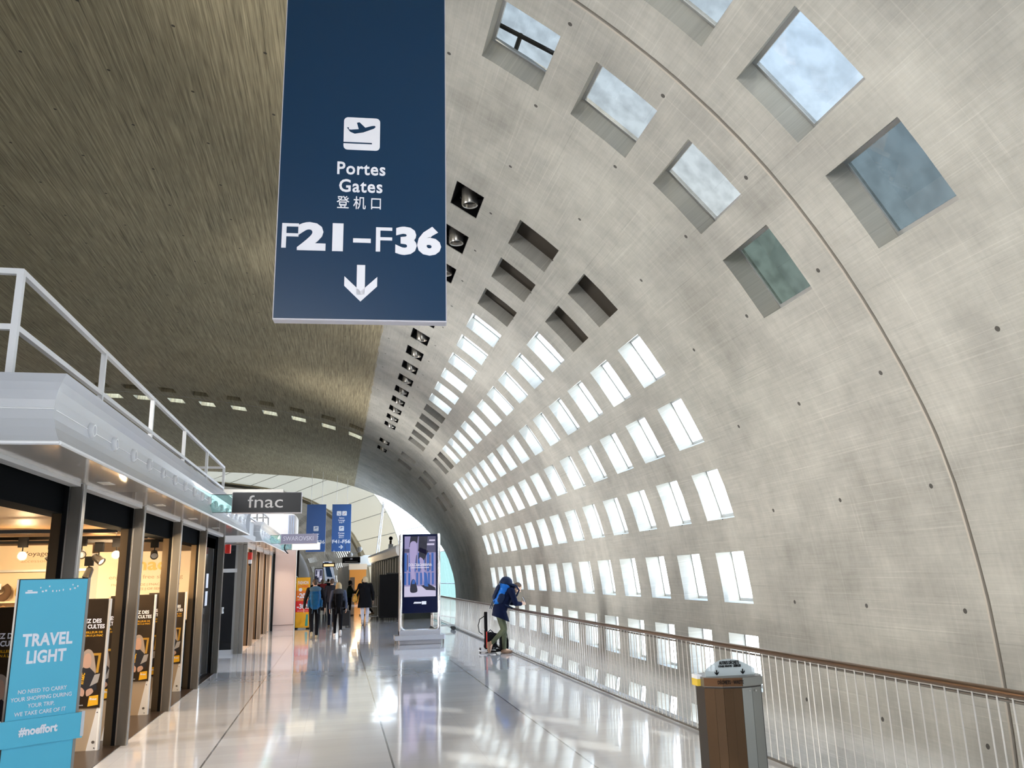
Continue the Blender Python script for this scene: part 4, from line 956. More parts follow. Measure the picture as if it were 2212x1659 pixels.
# cream rib plates
mb = MB(); 
for i in range(48):
    a = S0_ + (S1_ - S0_)*i/48; b_ = S0_ + (S1_ - S0_)*(i+1)/48
    mb.quad([out(a, 75.2, .5), out(b_, 75.2, .5), out(b_, 76.2, -.05), out(a, 76.2, -.05)])
struct('trim_400', mb, mat('cream_rib', (.62,.54,.38), .7))
# white lattice masts of the link
def mast(label, x, y, z0, top, lean):
    t = thing('lattice_mast', label, 'mast', (x, y, z0)); H = top - z0
    for q in (-.12, .12): mb = MB(); mb.tube([(q, 0, 0), (q*.3 + lean, 0, H)], .03, 6); obj('chord', mb, WHITE_PAINT, t)
    mb = MB()
    for i in range(10): f = i/10; g = (i+1)/10; s_ = 1 if i % 2 else -1; mb.tube([(s_*.12*(1-.7*f) + lean*f, 0, H*f), (-s_*.12*(1-.7*g) + lean*g, 0, H*g)], .018, 5)
    obj('lacing', mb, WHITE_PAINT, t)
mast('slanting white lattice mast above the far right shop canopy', 2.15, 54.7, 0.0, 6.6, .7); mast('white lattice mast close behind the advertising kiosk', 3.85, 54.5, 0.0, 5.2, .1)

# ------------------------------------------------------------------ second vault in the distance
HD = math.radians(8.0); O2 = Vector((6.12 - 3.75, 75.8))
CONC2 = concrete('far_board_marked_concrete', V_EDGE + 100, (0.40, 0.38, 0.33), (0.2, 0.18, 0.12))
def far_shell():
    cols = [4.0 + 1.35*k for k in range(13)] + [25.0 + 1.35*k for k in range(13)]
    rows = [ROW[k] for k in 'ABCDEFGHI'] + LEFT_ROWS[:5]
    hs = [(s, .72, y, .52, r) for r, s in enumerate(rows) for y in cols]
    sb = {0.0, FS[-1]}; yb = {0.0, 44.0}
    for s, h, y, w, r in hs: sb |= {s - h/2, s + h/2}; yb |= {y - w/2, y + w/2}
    s = 0.0
    while s < FS[-1]:
        if min(abs(s - q) for q in sb) > .3: sb.add(s)
        s += .7
    sb = sorted(sb); yb = sorted(yb); mb = MB(); uvl = mb.bm.loops.layers.uv.new('uv')
    def P(s, y, d=0):
        p = prof_at(s); n = normal_at(s); x = p.x + n.x*d - 6.12; c, q = math.cos(HD), math.sin(HD)
        return Vector((O2.x + x*c - y*q, O2.y + x*q + y*c, p.y + n.y*d))
    for d in (0, .25):
        G = [[(mb.bm.verts.new(P(s, y, d)), y, s) for y in yb] for s in sb]
        for i in range(len(sb) - 1):
            for j in range(len(yb) - 1):
                sc = (sb[i] + sb[i+1])/2; yc = (yb[j] + yb[j+1])/2
                if any(abs(sc - h[0]) < h[1]/2 and abs(yc - h[2]) < h[3]/2 for h in hs): continue
                q = [G[i][j], G[i+1][j], G[i+1][j+1], G[i][j+1]]; f = mb._face([v[0] for v in q])
                for lp, v in zip(f.loops, q): lp[uvl].uv = (v[1], v[2])
    struct('ceiling_far', mb, CONC2)
    k = 950
    for r, s in enumerate(rows):
        for g in (0, 13):
            a, b = cols[g] - .5, cols[g + 12] + .5
            mb = MB(); mb.quad([P(s - .5, a, .3), P(s + .5, a, .3), P(s + .5, b, .3), P(s - .5, b, .3)])
            struct('window_%d' % k, mb, GLASS if r < 5 else mat('dark_closed_slots', (.05,.045,.04), .9)); k += 1
far_shell()
c_, q_ = math.cos(HD), math.sin(HD)
mb = MB(); mb.prism([(O2.x + x*c_ - y*q_, O2.y + x*q_ + y*c_) for x, y in ((1,44.2),(-34,44.2),(-34,44.6),(1,44.6))], -1, 11, 'z'); struct('wall_far_end', mb, mat('grey_far_wall', (.30,.29,.27), .8))
mb = MB(); mb.prism([(-2.9,33.5),(-3.0,33.5),(-6.6,76),(-6.5,76)], 0, 3.0, 'z'); struct('wall_far_left', mb, mat('taupe_far_wall', (.16,.13,.11), .6))
# ------------------------------------------------------------------ distant blue signs
def far_sign(label, x, txts):
    t = hanging_sign('gate_sign', label, (x, 57, 3.47), 0, 1.28, 3.17, .10, SIGN_BLUE2, 6.6); fy = -.006
    for kind, s, xx, zz, sz, w, bold in txts:
        if kind == 't': letter(s, sz, LETTER, t, (xx, fy, zz), bold, width=w, depth=.002)
        elif kind == 'p': plane_icon(t, xx, zz, sz, fy + .002, LETTER, SIGN_BLUE2)
        elif kind == 'i':
            mb = MB(); mb.prism(rounded(sz, sz, sz*.15, cx=xx, cz=zz), fy - .002, fy + .002, 'y'); ic = obj('lounge_icon', mb, LETTER, t)
            mb = MB()
            if s == 'a': mb.prism([(xx-.06,zz-.04),(xx+.09,zz-.09),(xx+.09,zz-.06),(xx-.05,zz-.01)], fy - .004, fy - .002, 'y')
            else: mb.prism([(xx-.09,zz-.10),(xx-.05,zz-.10),(xx+.10,zz+.08),(xx+.06,zz+.06)], fy - .004, fy - .002, 'y')
            obj('icon_mark', mb, SIGN_BLUE2 if s == 'a' else RED, ic)
        elif kind == 'a': arrow(t, xx, zz, sz, fy + .002, LETTER, ang=s)
far_sign('blue hanging sign partly hidden by the lilac grey shop sign', -1.53, [('p','',0,1.54,.33,0,0),('t','Portes',0,1.18,.15,.40,.02),('t','Gates',0,1.03,.15,.36,.02),('t','登机口',0,.89,.12,.34,.006),('t','F21-F36',0,.64,.32,1.18,.03),('a',0.0,0,.28,.28,0,0)])
far_sign('blue hanging sign reading F41-F56 with right arrow', .15, [('i','a',-.18,2.55,.31,0,0),('i','b',.18,2.55,.31,0,0),('t','Salon',0,2.24,.15,.34,.025),('t','Lounge',0,2.09,.15,.44,.025),('t','休息室',0,1.93,.13,.34,.008),('p','',0,1.53,.33,0,0),('t','Portes',0,1.22,.15,.40,.025),('t','Gates',0,1.07,.15,.36,.025),('t','登机口',0,.93,.12,.34,.006),('t','F41-F56',0,.65,.32,1.20,.03),('a',PI/2,0,.30,.30,0,0)])

# ------------------------------------------------------------------ far right shop row
def wallseg(a, b, z0, z1, th, m, name, kind='structure'):
    a, b = Vector(a), Vector(b); d = (b - a).normalized(); nx, ny = d.y*th, -d.x*th
    mb = MB(); mb.prism([(a.x,a.y),(b.x,b.y),(b.x+nx,b.y+ny),(a.x+nx,a.y+ny)], z0, z1, 'z'); o = obj(name, mb, m); o['kind'] = kind; return o
FA, FB = (2.55, 35.0), (1.95, 52.0)
wallseg((2.75,35.2),(2.15,52.0), 0, 2.6, .06, mat('dark_green_shop_glass', (.020,.026,.022), .12, spec=.4), 'wall_far_right')
mb = MB(); mb.box(2.75, 35.2, 0, 3.95, 35.3, 2.6); struct('wall_far_right_end', mb, MATS['dark_green_shop_glass'])
GM = mat('olive_steel_post', (.20,.19,.15), .4, .6)
bs = None
for i in range(15):
    f = i/14; x = 2.68 - .60*f; y = 35.2 + 16.8*f
    lab = 'olive steel post of the far right shopfront, %s one from the kiosk' % ORDN[min(i,13)] if i < 14 else 'olive steel post of the far right shopfront, farthest from the kiosk'
    if bs is None:
        bs = thing('shopfront_post', lab, 'post', (x, y, 0), 0, 'posts of the far right shopfront'); mb = MB(); mb.box(-.07,-.05,0,.03,.05,2.58); obj('post_shaft', mb, GM, bs); mb = MB(); mb.box(-.08,-.03,0,-.07,.03,2.58); obj('bright_edge', mb, STEEL, bs)
    else: dup(bs, (x, y, 0), 0, lab)
def far_canopy(label, pts, z0, z1):
    t = thing('shop_canopy', label, 'canopy', (pts[0][0], pts[0][1], z0)); o = Vector(pts[0]); h = z1 - z0
    mb = MB(); G = []
    for (x, y) in pts:
        G.append([mb.bm.verts.new((x - o.x + d, y - o.y, z)) for d, z in ((0,0),(-.07,h*.3),(-.09,h*.6),(-.05,h*.85),(.15,h),(1.75,h),(1.75,0))])
    for A, B in zip(G, G[1:]):
        for j in range(7): mb._face([A[j], A[(j+1) % 7], B[(j+1) % 7], B[j]])
    mb._face(G[0]); mb._face(G[-1][::-1]); obj('fascia', mb, mat('cream_white_canopy', (.80,.76,.70), .35), t)
    mb = MB(); mb.box(.2, .2, h, .9, .8, h + .05); obj('roof_hatch', mb, WHITE_PAINT, t)
    return t
far_canopy('long white canopy of the far right shop beside the kiosk', [(2.42,34.8),(2.30,40),(2.12,46),(1.90,52.5)], 2.60, 3.10)
far_canopy('short white canopy behind the black hanging sign', [(1.45,57),(1.1,62),(.75,67),(.45,71)], 2.55, 3.15)
t = thing('roof_camera', 'small camera post standing on the far right canopy', 'camera', (2.75, 45.0, 3.10)); mb = MB(); mb.box(-.12,-.12,0,.12,.12,.35); obj('plinth_box', mb, WHITE_PAINT, t); mb = MB(); mb.tube([(0,0,.35),(0,0,.55)], .07, 8); obj('post', mb, BRONZE, t); mb = MB(); mb.ball((0,0,.66), .11, 10); obj('camera_dome', mb, BLACK, t)
t = thing('globe_lamp', 'white twin globe lamp above the black hanging sign', 'lamp', (1.0, 50.0, 3.05)); mb = MB(); mb.tube([(-.3,0,0),(.05,0,.12),(.25,0,.2)], .03, 6); obj('arm', mb, WHITE_PAINT, t)
for x, z in ((-.33,.0),(.22,.32)): mb = MB(); mb.ball((x,0,z), .16, 12); obj('globe', mb, WHITE_PAINT, t, sm=True)
t = thing('hanging_sign', 'black hanging sign with small pale lettering left of the far canopy', 'sign', (.60, 40.0, 2.42)); mb = MB(); mb.box(-.42,0,0,.42,.06,.27,0,.006); obj('sign_case', mb, BLACK, t); obj('sign_mark', MB().box(-.05,-.004,.15,.05,0,.22), LETTER, t)
obj('sign_small_print', MB().box(-.30,-.004,.05,.30,0,.075), mat('grey_lettering', (.3,.3,.3), .5), t)
for x in (-.3, .3): mb = MB(); mb.tube([(x,.03,.27),(x,.03,.9)], .008, 5); obj('hanging_rod', mb, STEEL, t)
t = thing('hanging_sign', 'small dark hanging sign with glowing orange lettering', 'sign', (-.50, 46.0, 2.32)); mb = MB(); mb.box(-.33,0,0,.33,.06,.22,0,.006); obj('sign_case', mb, mat('dark_brown_case', (.05,.03,.015), .4), t)
mb = MB(); mb.box(-.27,-.004,.04,.27,0,.16); obj('glowing_face', mb, mat('glowing_face', (.9,.6,.3), .4, emit=(1.0,.72,.35), estr=.9), t)
for x in (-.25, .25): mb = MB(); mb.tube([(x,.03,.22),(x,.03,.9)], .008, 5); obj('hanging_rod', mb, STEEL, t)
# orange panel, curtains, lit interior
ORANGE = mat('orange_panel', (.72,.25,.03), .5)
t = thing('orange_panel', 'orange wall panel with dark doorway behind the group of women', 'panel', (1.3, 56.5, 0)); mb = MB(); mb.box(-.55,0,.0,.55,.1,2.25); obj('panel_board', mb, ORANGE, t); mb = MB(); mb.box(-.5,-.02,0,-.2,0,1.75); obj('doorway', mb, BROWN, t); mb = MB(); mb.box(-.6,-.01,2.25,.6,.11,2.62); obj('header_board', mb, mat('peach_header', (.85,.62,.42), .5), t)
t = thing('curtain', 'grey pleated metal curtain along the distant right side', 'curtain', (.55, 60, 0))
mb = MB()
for i in range(12): mb.tube([(.35 - .07*i, .9*i, 0), (.35 - .07*i, .9*i, 2.55)], .16, 8)
obj('pleats', mb, mat('grey_taupe_metal', (.30,.26,.21), .4, .4), t)
lamp('far_right_glow', 'AREA', (1.6, 55.0, 2.4), (0.9, 53.0, 0), 60, (1.0,.75,.45), shape='RECTANGLE', size=1.2, size_y=2.0)
# distant screen and hoarding, dark column, green disc
t = thing('advertising_screen', 'distant framed screen with blue grey picture beyond the walkers', 'screen', (-1.32, 60, 0)); mb = MB(); mb.box(-.30,0,1.45,.30,.15,2.42); obj('screen_frame', mb, BLACK, t); mb = MB(); mb.box(-.25,-.004,1.5,.25,0,2.37); sc_ = obj('screen', mb, screen_mat('screen_mist', (.30,.30,.42), .7), t); art(sc_, S3, [rc(-.25,1.5,.0,1.9), rc(.08,1.9,.2,2.3), rc(-.2,2.0,-.12,2.3)], -.006); art(sc_, S5, [rc(-.08,1.8,-.02,2.2), rc(.1,1.6,.2,1.75)], -.008)
mb = MB(); mb.box(-.08,.03,0,.08,.12,1.45); obj('screen_post', mb, STEEL_DULL, t)
t = thing('hoarding', 'slanted blue and white hoarding beyond the walkers', 'hoarding', (-.55, 66, 0)); mb = MB(); mb.prism([(-.40,1.55),(.40,1.45),(.05,3.0),(-.62,3.0)], 0, .1, 'y'); obj('board', mb, LETTER, t); mb = MB(); mb.prism([(-.30,1.85),(.14,1.80),(-.20,2.95),(-.50,2.95)], -.01, 0, 'y'); obj('blue_print', mb, SIGN_BLUE, t)
for x in (-.3, .3): mb = MB(); mb.box(x-.05,.02,0,x+.05,.1,1.6); obj('board_leg', mb, STEEL_DULL, t)
mb = MB(); mb.box(-2.1, 35.5, 0, -1.60, 36.1, 3.0); struct('wall_dark_column', mb, BLACK)
t = thing('round_sign', 'green round sign half hidden behind the pink wall', 'sign', (-1.58, 32.2, 1.72)); mb = MB(); mb.lathe([(.15,0),(.15,.03)], (0,.03,0), (0,-1,0), 24); obj('green_disc', mb, mat('dark_green_sign', (.03,.10,.05), .5), t); mb = MB(); mb.tube([(.13*math.cos(a), -.005, .13*math.sin(a)) for a in [i*PI/12 for i in range(24)]], .006, 5, closed=True); obj('pale_ring', mb, LETTER, t)
mb = MB(); mb.tube([(-.3,.02,0),(-.15,.02,0)], .015, 6); obj('wall_arm', mb, BLACK, t)
# yellow promotion stand
t = thing('promotion_stand', 'yellow orange promotion stand reading FASHION LOVERS', 'stand', (-1.215, 31.0, 0), math.radians(-4))
mb = MB(); mb.box(-.245,0,.04,.245,.04,1.79); obj('stand_core', mb, BLACK, t)
mb = MB(); mb.box(-.243,-.004,.045,.243,0,1.785); fc = obj('yellow_face', mb, mat('yellow_print', (.85,.42,.01), .45), t)
mb = MB(); mb.box(-.243,-.006,.98,.243,-.004,1.33); obj('orange_band', mb, mat('orange_print', (.80,.19,.02), .45), fc); mb = MB(); mb.box(-.243,-.006,.58,.243,-.004,.97); obj('red_band', mb, mat('red_print', (.75,.02,.015), .45), fc)
letter('FASHION', .16, LETTER, fc, (.0,-.007,1.60), .01, width=.37); letter('LOVERS', .11, mat('orange_red_lettering', (.78,.14,.02), .5), fc, (.0,-.007,1.47), .04, width=.36)
letter('-20%', .23, LETTER, fc, (.02,-.008,1.14), .04, width=.44); letter('-30%', .23, LETTER, fc, (.02,-.008,.77), .04, width=.44); letter("SUR LE 2E ARTICLE", .04, LETTER, fc, (0,-.008,1.015), .005, width=.36); letter("SUR LE 3E ARTICLE", .04, LETTER, fc, (0,-.008,.62), .005, width=.36)
mb = MB(); mb.lathe([(.062,0),(.062,.003)], (-.09,-.005,1.36), (0,-1,0), 20); obj('pale_dot', mb, LETTER, fc)
mb = MB(); mb.prism([(.10,.10),(.20,.10),(.20,.5),(.13,.5)], -.006, -.004, 'y'); obj('printed_bottle', mb, mat('teal_print', (.03,.30,.25), .5), fc)
for x in (-.2, .2): mb = MB(); mb.box(x-.05,-.12,0,x+.05,.16,.04); obj('foot', mb, BLACK, t)

# cabinets and luggage trolleys
t = thing('mobile_cabinet', 'tall black mobile cabinet beside the kiosk', 'cabinet', (2.10, 35.2, 0), math.radians(-12)); mb = MB(); mb.box(-.36,-.30,.10,.42,.30,1.83,0,.01); obj('cabinet_body', mb, BLACK, t); mb = MB(); mb.box(-.1,-.25,1.83,.40,.2,1.90,0,.03); obj('folded_cover', mb, RUBBER, t)
for x in (-.28,.34):
    for y in (-.22,.22): mb = MB(); mb.lathe([(.05,-.02),(.05,.02)], (x,y,.05), (1,0,0), 12); obj('castor', mb, RUBBER, t)
def trolley(label, x, y, rz):
    t = thing('luggage_trolley', label, 'trolley', (x, y, 0), rz, 'grey luggage trolleys')
    mb = MB()
    for q in (-.24,.24): mb.tube([(q,.0,.14),(q,-.02,.95)], .014, 6); mb.tube([(q,.0,.14),(q,-.75,.14)], .014, 6)
    mb.tube([(-.24,0,.5),(.24,0,.5)], .012, 6); mb.tube([(-.24,-.75,.14),(.24,-.75,.14)], .012, 6); obj('frame', mb, STEEL, t)
    mb = MB(); mb.tube([(-.27,-.03,.96),(.27,-.03,.96)], .02, 8); obj('handle', mb, STEEL_DULL, t)
    mb = MB()
    for i in range(12): mb.tube([(-.22 + .04*i, 0, .52), (-.22 + .04*i, -.02, .86)], .004, 5)
    mb.tube([(-.24,0,.52),(.24,0,.52)], .01, 6); obj('basket_grid', mb, STEEL, t)
    for q in (-.22,.22):
        for yy in (0,-.7): mb = MB(); mb.lathe([(.06,-.018),(.06,.018)], (q,yy,.06), (1,0,0), 12); obj('wheel', mb, RUBBER, t)
    return t
tr1 = trolley('grey luggage trolley left of the black cabinet', 1.45, 36.4, 0.0)
dup(tr1, (3.05, 27.6, 0), math.radians(90), 'grey luggage trolley seen under the kiosk screen')
# ------------------------------------------------------------------ people
HAIRS = {'brown': mat('brown_hair', (.045,.025,.014), .6), 'dark': mat('dark_hair', (.006,.005,.004), .6), 'blond': mat('blond_streaked_hair', (.50,.36,.18), .55), 'pale': mat('pale_blond_hair', (.50,.40,.26), .6), 'grey': mat('grey_hair', (.30,.28,.26), .6), 'cropped': mat('cropped_brown_hair', (.075,.045,.03), .7)}
SOLE = mat('pale_shoe_sole', (.62,.58,.52), .6)
def V3(*a): return Vector(a)
def hand(mb, wr, d, side, palm, curl=.5, s=1.0):
    """palm and five fingers; d = pointing direction, side = thumb side, palm = palm normal"""
    d = Vector(d).normalized(); side = (Vector(side) - d*Vector(side).dot(d)).normalized(); palm = d.cross(side).normalized() * (1 if d.cross(side).dot(Vector(palm)) > 0 else -1)
    wr = Vector(wr); L = .095*s
    for q in (-.028,-.010,.010,.028): mb.cone(wr + side*q*.6*s, wr + d*L + side*q*s, .017*s, .0125*s, 8)
    for q, l in ((.030,.072),(.010,.082),(-.010,.076),(-.029,.058)):
        a = wr + d*L + side*q*s; b = a + (d*(1-curl*.35) + palm*curl*.55).normalized()*l*.5*s; c = b + (d*(1-curl) + palm*curl*1.2).normalized()*l*.5*s
        mb.cone(a, b, .0105*s, .0095*s, 8); mb.cone(b, c, .0095*s, .008*s, 8)
    a = wr + d*.028*s + side*.022*s; b = a + (side*.8 + d*.6 + palm*.2).normalized()*.042*s; c = b + (d*.9 + side*.15 + palm*.4).normalized()*.034*s
    mb.cone(a, b, .0135*s, .0115*s, 8); mb.cone(b, c, .0115*s, .009*s, 8)
def shoe(mb, ank, toe, s=1.0):
    ank, toe = Vector(ank), Vector(toe); d = (toe - ank); dn = d.normalized()
    up = Vector((0,0,1)); heel = ank - Vector((dn.x, dn.y, 0))*.05*s + Vector((0,0,-.045*s)) if abs(dn.z) < .8 else ank + Vector((0,-.07*s,.0))
    mb.cone(heel, heel.lerp(toe, .55), .040*s, .043*s, 10); mb.cone(heel.lerp(toe, .5), toe, .045*s, .030*s, 10); mb.cone(ank + Vector((0,0,.02)), heel.lerp(toe, .3), .044*s, .040*s, 10)
def person(label, loc, rz, H, J, look, vox=.015):
    """J: joints for a 1.75 m figure facing +y (x right); look: materials and clothing choices"""
    k = H/1.75; S = lambda p: Vector(p)*k
    t = thing('person', label, 'person', loc, rz)
    g = {a: S(b) for a, b in J.items()}
    hd, nk, ch, pv = g['head'], g['neck'], g['chest'], g['pelvis']
    f = look.get('face', V3(0,1,0)); f = Vector(f).normalized(); up = (hd - nk).normalized(); up = (up - f*up.dot(f)).normalized(); rt = f.cross(up).normalized()
    M = Matrix((rt, f, up)).transposed()
    mb = MB()
    mb.ball(hd + f*.0*k + up*.02*k, (.074*k,.093*k,.095*k), 16, M=M); mb.ball(hd + f*.028*k - up*.055*k, (.055*k,.062*k,.060*k), 14, M=M)
    mb.cone(hd + f*.090*k - up*.012*k, hd + f*.107*k - up*.040*k, .010*k, .014*k, 8)         # nose
    mb.ball(hd + f*.080*k - up*.075*k, (.024*k,.014*k,.010*k), 8, M=M); mb.ball(hd + f*.074*k - up*.105*k, (.022*k,.018*k,.014*k), 8, M=M)
    mb.ball(hd + f*.082*k + up*.012*k, (.048*k,.014*k,.008*k), 8, M=M)
    for q in (-1, 1): mb.ball(hd + rt*q*.076*k - up*.015*k - f*.005*k, (.010*k,.022*k,.032*k), 8, M=M)
    mb.cone(hd - up*.05*k - f*.02*k, nk - up*.02*k, .052*k, .058*k, 12)
    mb.cone(nk - up*.03*k, ch, .07*k, .115*k, 12); mb.cone(ch, pv, .115*k, .125*k, 12); mb.cone(nk, ch, .075*k, .12*k, 12)
    for q, a in ((-1,'l'),(1,'r')):
        sh, el, wr = g[a+'sh'], g[a+'el'], g[a+'wr']
        mb.cone(ch + (sh - ch)*.35 + Vector((0,0,.06*k)), sh, .075*k, .052*k); mb.cone(sh, el, .048*k, .038*k); mb.cone(el, wr, .038*k, .026*k)
        hdv = look.get(a+'hand', (wr - el)); hand(mb, wr, hdv, look.get(a+'thumb', V3(0,1,0)), look.get(a+'palm', V3(-q,0,0)), look.get('curl', .45), k)
        hp, kn, an, to = g[a+'hip'], g[a+'kn'], g[a+'an'], g[a+'to']
        mb.cone(hp, kn, .078*k, .052*k); mb.cone(kn, an, .050*k, .034*k); mb.cone(an, to, .036*k, .026*k)
    obj('body', remeshed(mb, vox if vox < .012 else .012, 'body', 2), look.get('skin', SKIN), t)
    # trousers
    mb = MB(); w = look.get('leg', 1.0)
    for q, a in ((-1,'l'),(1,'r')):
        hp, kn, an = g[a+'hip'], g[a+'kn'], g[a+'an']
        mb.cone(hp + Vector((0,0,.03*k)), kn, .094*k, .066*k*w); mb.cone(kn, an + (kn-an)*.06, .064*k*w, .047*k*w); mb.ball(kn, .066*k*w)
    mb.cone(pv + Vector((-.07*k,0,.02)), pv + Vector((.07*k,0,.02)), .105*k, .105*k, 12); mb.cone(g['lhip'], g['rhip'], .09*k, .09*k)
    obj('trousers', remeshed(mb, vox, 'trousers', 3), look['trousers'], t, label=look.get('trlab'))
    # jacket: torso cut level at the hem, sleeves joined on
    mb = MB(); th = look.get('bulk', 1.0)
    mb.cone(nk - Vector((0,0,.04*k)), ch, .085*k*th, .145*k*th, 14); mb.cone(ch, pv + Vector((0,0,.03*k)), .150*k*th, .135*k*th, 14)
    for q in (-.07, .07): mb.cone(ch + Vector((q*k,0,.02*k)), pv + Vector((q*k,0,-.04*k)), .125*k*th, .125*k*th, 12)
    cut = pv - Vector((0,0,.07*k)); cn = Vector(look.get('hemtilt', (0,0,1)))
    if 'hem' in g:
        cut = g['hem']
        for q in (-.08, 0, .08):
            for e in (-.05, .05): mb.cone(pv + Vector((q*k,0,.03*k)), g['hem'] + Vector((q*1.5*k,e*k,-.12*k)), .12*k*th, .135*k*th, 12)
    for q, a in ((-1,'l'),(1,'r')): mb.cone(ch + (g[a+'sh'] - ch)*.3 + Vector((0,0,.07*k)), g[a+'sh'], .085*k*th, .068*k*th)
    if look.get('collar'): mb.cone(nk - up*.03*k, nk + up*.055*k, .085*k, .075*k, 14)
    torso = remeshed(mb, vox, 'jacket', 3)
    bm = bmesh.new(); bm.from_mesh(torso)
    r = bmesh.ops.bisect_plane(bm, geom=bm.verts[:] + bm.edges[:] + bm.faces[:], plane_co=cut, plane_no=cn, clear_inner=True)
    bmesh.ops.holes_fill(bm, edges=[e for e in bm.edges if e.is_boundary], sides=0)
    mb = MB()
    for q, a in ((-1,'l'),(1,'r')):
        sh, el, wr = g[a+'sh'], g[a+'el'], g[a+'wr']
        mb.cone(sh, el, .068*k*th, .056*k*th); mb.cone(el, wr + (el - wr)*.10, .054*k*th, .042*k*th)
    sl = remeshed(mb, vox, 'sleeves', 3); bm.from_mesh(sl)
    for fc_ in bm.faces: fc_.smooth = True
    bm.to_mesh(torso); bm.free(); bpy.data.meshes.remove(sl)
    obj('jacket', torso, look['jacket'], t, label=look.get('jklab'))
    # hair
    mb = MB(); hk = look.get('hair', 'brown')
    if look.get('cut') == 'long':
        mb.ball(hd + up*.03*k - f*.016*k, (.090*k,.100*k,.098*k), 16, M=M)
        for a in range(9):
            w_ = math.radians(90 + (a - 4)*26); e = rt*math.cos(w_)*.075*k - f*math.sin(w_)*.080*k
            mb.cone(hd + e*.9 + up*.02*k, hd + e*1.12 - up*(.20 + .02*(a % 2))*k, .036*k, .030*k, 10)
    elif look.get('cut') == 'curly':
        mb.ball(hd + up*.03*k - f*.02*k, (.10*k,.105*k,.105*k), 14, M=M)
        for i in range(16):
            w_ = math.radians(40 + i*17); mb.ball(hd - f*(.06*math.sin(w_ - .6) + .02)*k + rt*.085*math.cos(w_)*k + up*(-.02 - .11*((i*7) % 5)/5)*k, .042*k, 8)
    elif look.get('cut') == 'bob':
        mb.ball(hd + up*.025*k - f*.016*k, (.098*k,.108*k,.105*k), 16, M=M)
        for i in range(8):
            w_ = math.radians(i*26 - 1); mb.ball(hd - f*.065*math.sin(w_)*k + rt*.07*math.cos(w_)*k - up*.045*k, .040*k, 8)
    else:
        mb.ball(hd + up*.034*k - f*.012*k, (.079*k,.093*k,.086*k), 16, M=M); mb.ball(hd - up*.01*k - f*.050*k, (.066*k,.050*k,.07*k), 12, M=M)
    obj('hair', remeshed(mb, .010, 'hair', 2), HAIRS[hk], t)
    if look.get('eyes'):
        for q in (-1, 1): mb = MB(); mb.ball(hd + f*.080*k + rt*q*.031*k - up*.004*k, .0105*k, 8); obj('eye', mb, mat('eye_white', (.75,.72,.70), .3), t); 
    for q, a in ((-1,'l'),(1,'r')):
        mb = MB(); shoe(mb, g[a+'an'], g[a+'to'], k); so = obj('shoe', remeshed(mb, .010, 'shoe', 2), look['shoes'], t)
    return t
def walk(step=1, sw=.25, arm=.18, spread=.0):
    """mid-stride figure; step=+1 left foot ahead"""
    J = {'head': (0,.02,1.62), 'neck': (0,0,1.49), 'chest': (0,.0,1.28), 'pelvis': (0,0,.97)}
    for q, a in ((-1,'l'),(1,'r')):
        fw = step * (1 if a == 'l' else -1)
        J[a+'hip'] = (q*.085, 0, .93); J[a+'sh'] = (q*.19, 0, 1.425)
        if fw > 0: J[a+'kn'] = (q*.09, sw*.62, .51); J[a+'an'] = (q*.085, sw*.8, .085); J[a+'to'] = (q*.095, sw*.8 + .19, .035)
        else: J[a+'kn'] = (q*.09, -sw*.10, .49); J[a+'an'] = (q*.08, -sw*1.35, .165); J[a+'to'] = (q*.09, -sw*1.35 + .145, .04)
        J[a+'el'] = (q*(.25 + spread), -fw*arm*.5 - .02, 1.13); J[a+'wr'] = (q*(.27 + spread), -fw*arm + .06, .88)
    return J
def stand():
    J = {'head': (0,.03,1.62), 'neck': (0,0,1.49), 'chest': (0,.0,1.28), 'pelvis': (0,0,.97)}
    for q, a in ((-1,'l'),(1,'r')):
        J[a+'hip'] = (q*.085,0,.93); J[a+'sh'] = (q*.19,0,1.425); J[a+'kn'] = (q*.10,.02,.50); J[a+'an'] = (q*.11,0,.085); J[a+'to'] = (q*.13,.19,.035); J[a+'el'] = (q*.24,-.03,1.13); J[a+'wr'] = (q*.25,.08,.89)
    return J
CL = lambda n, c, r=.9: mat(n, c, r, spec=.12, var=.25, vscale=9)
BLKCLOTH = CL('black_cloth', (.005,.005,.007)); JEAN = CL('dark_navy_cloth', (.010,.012,.022))
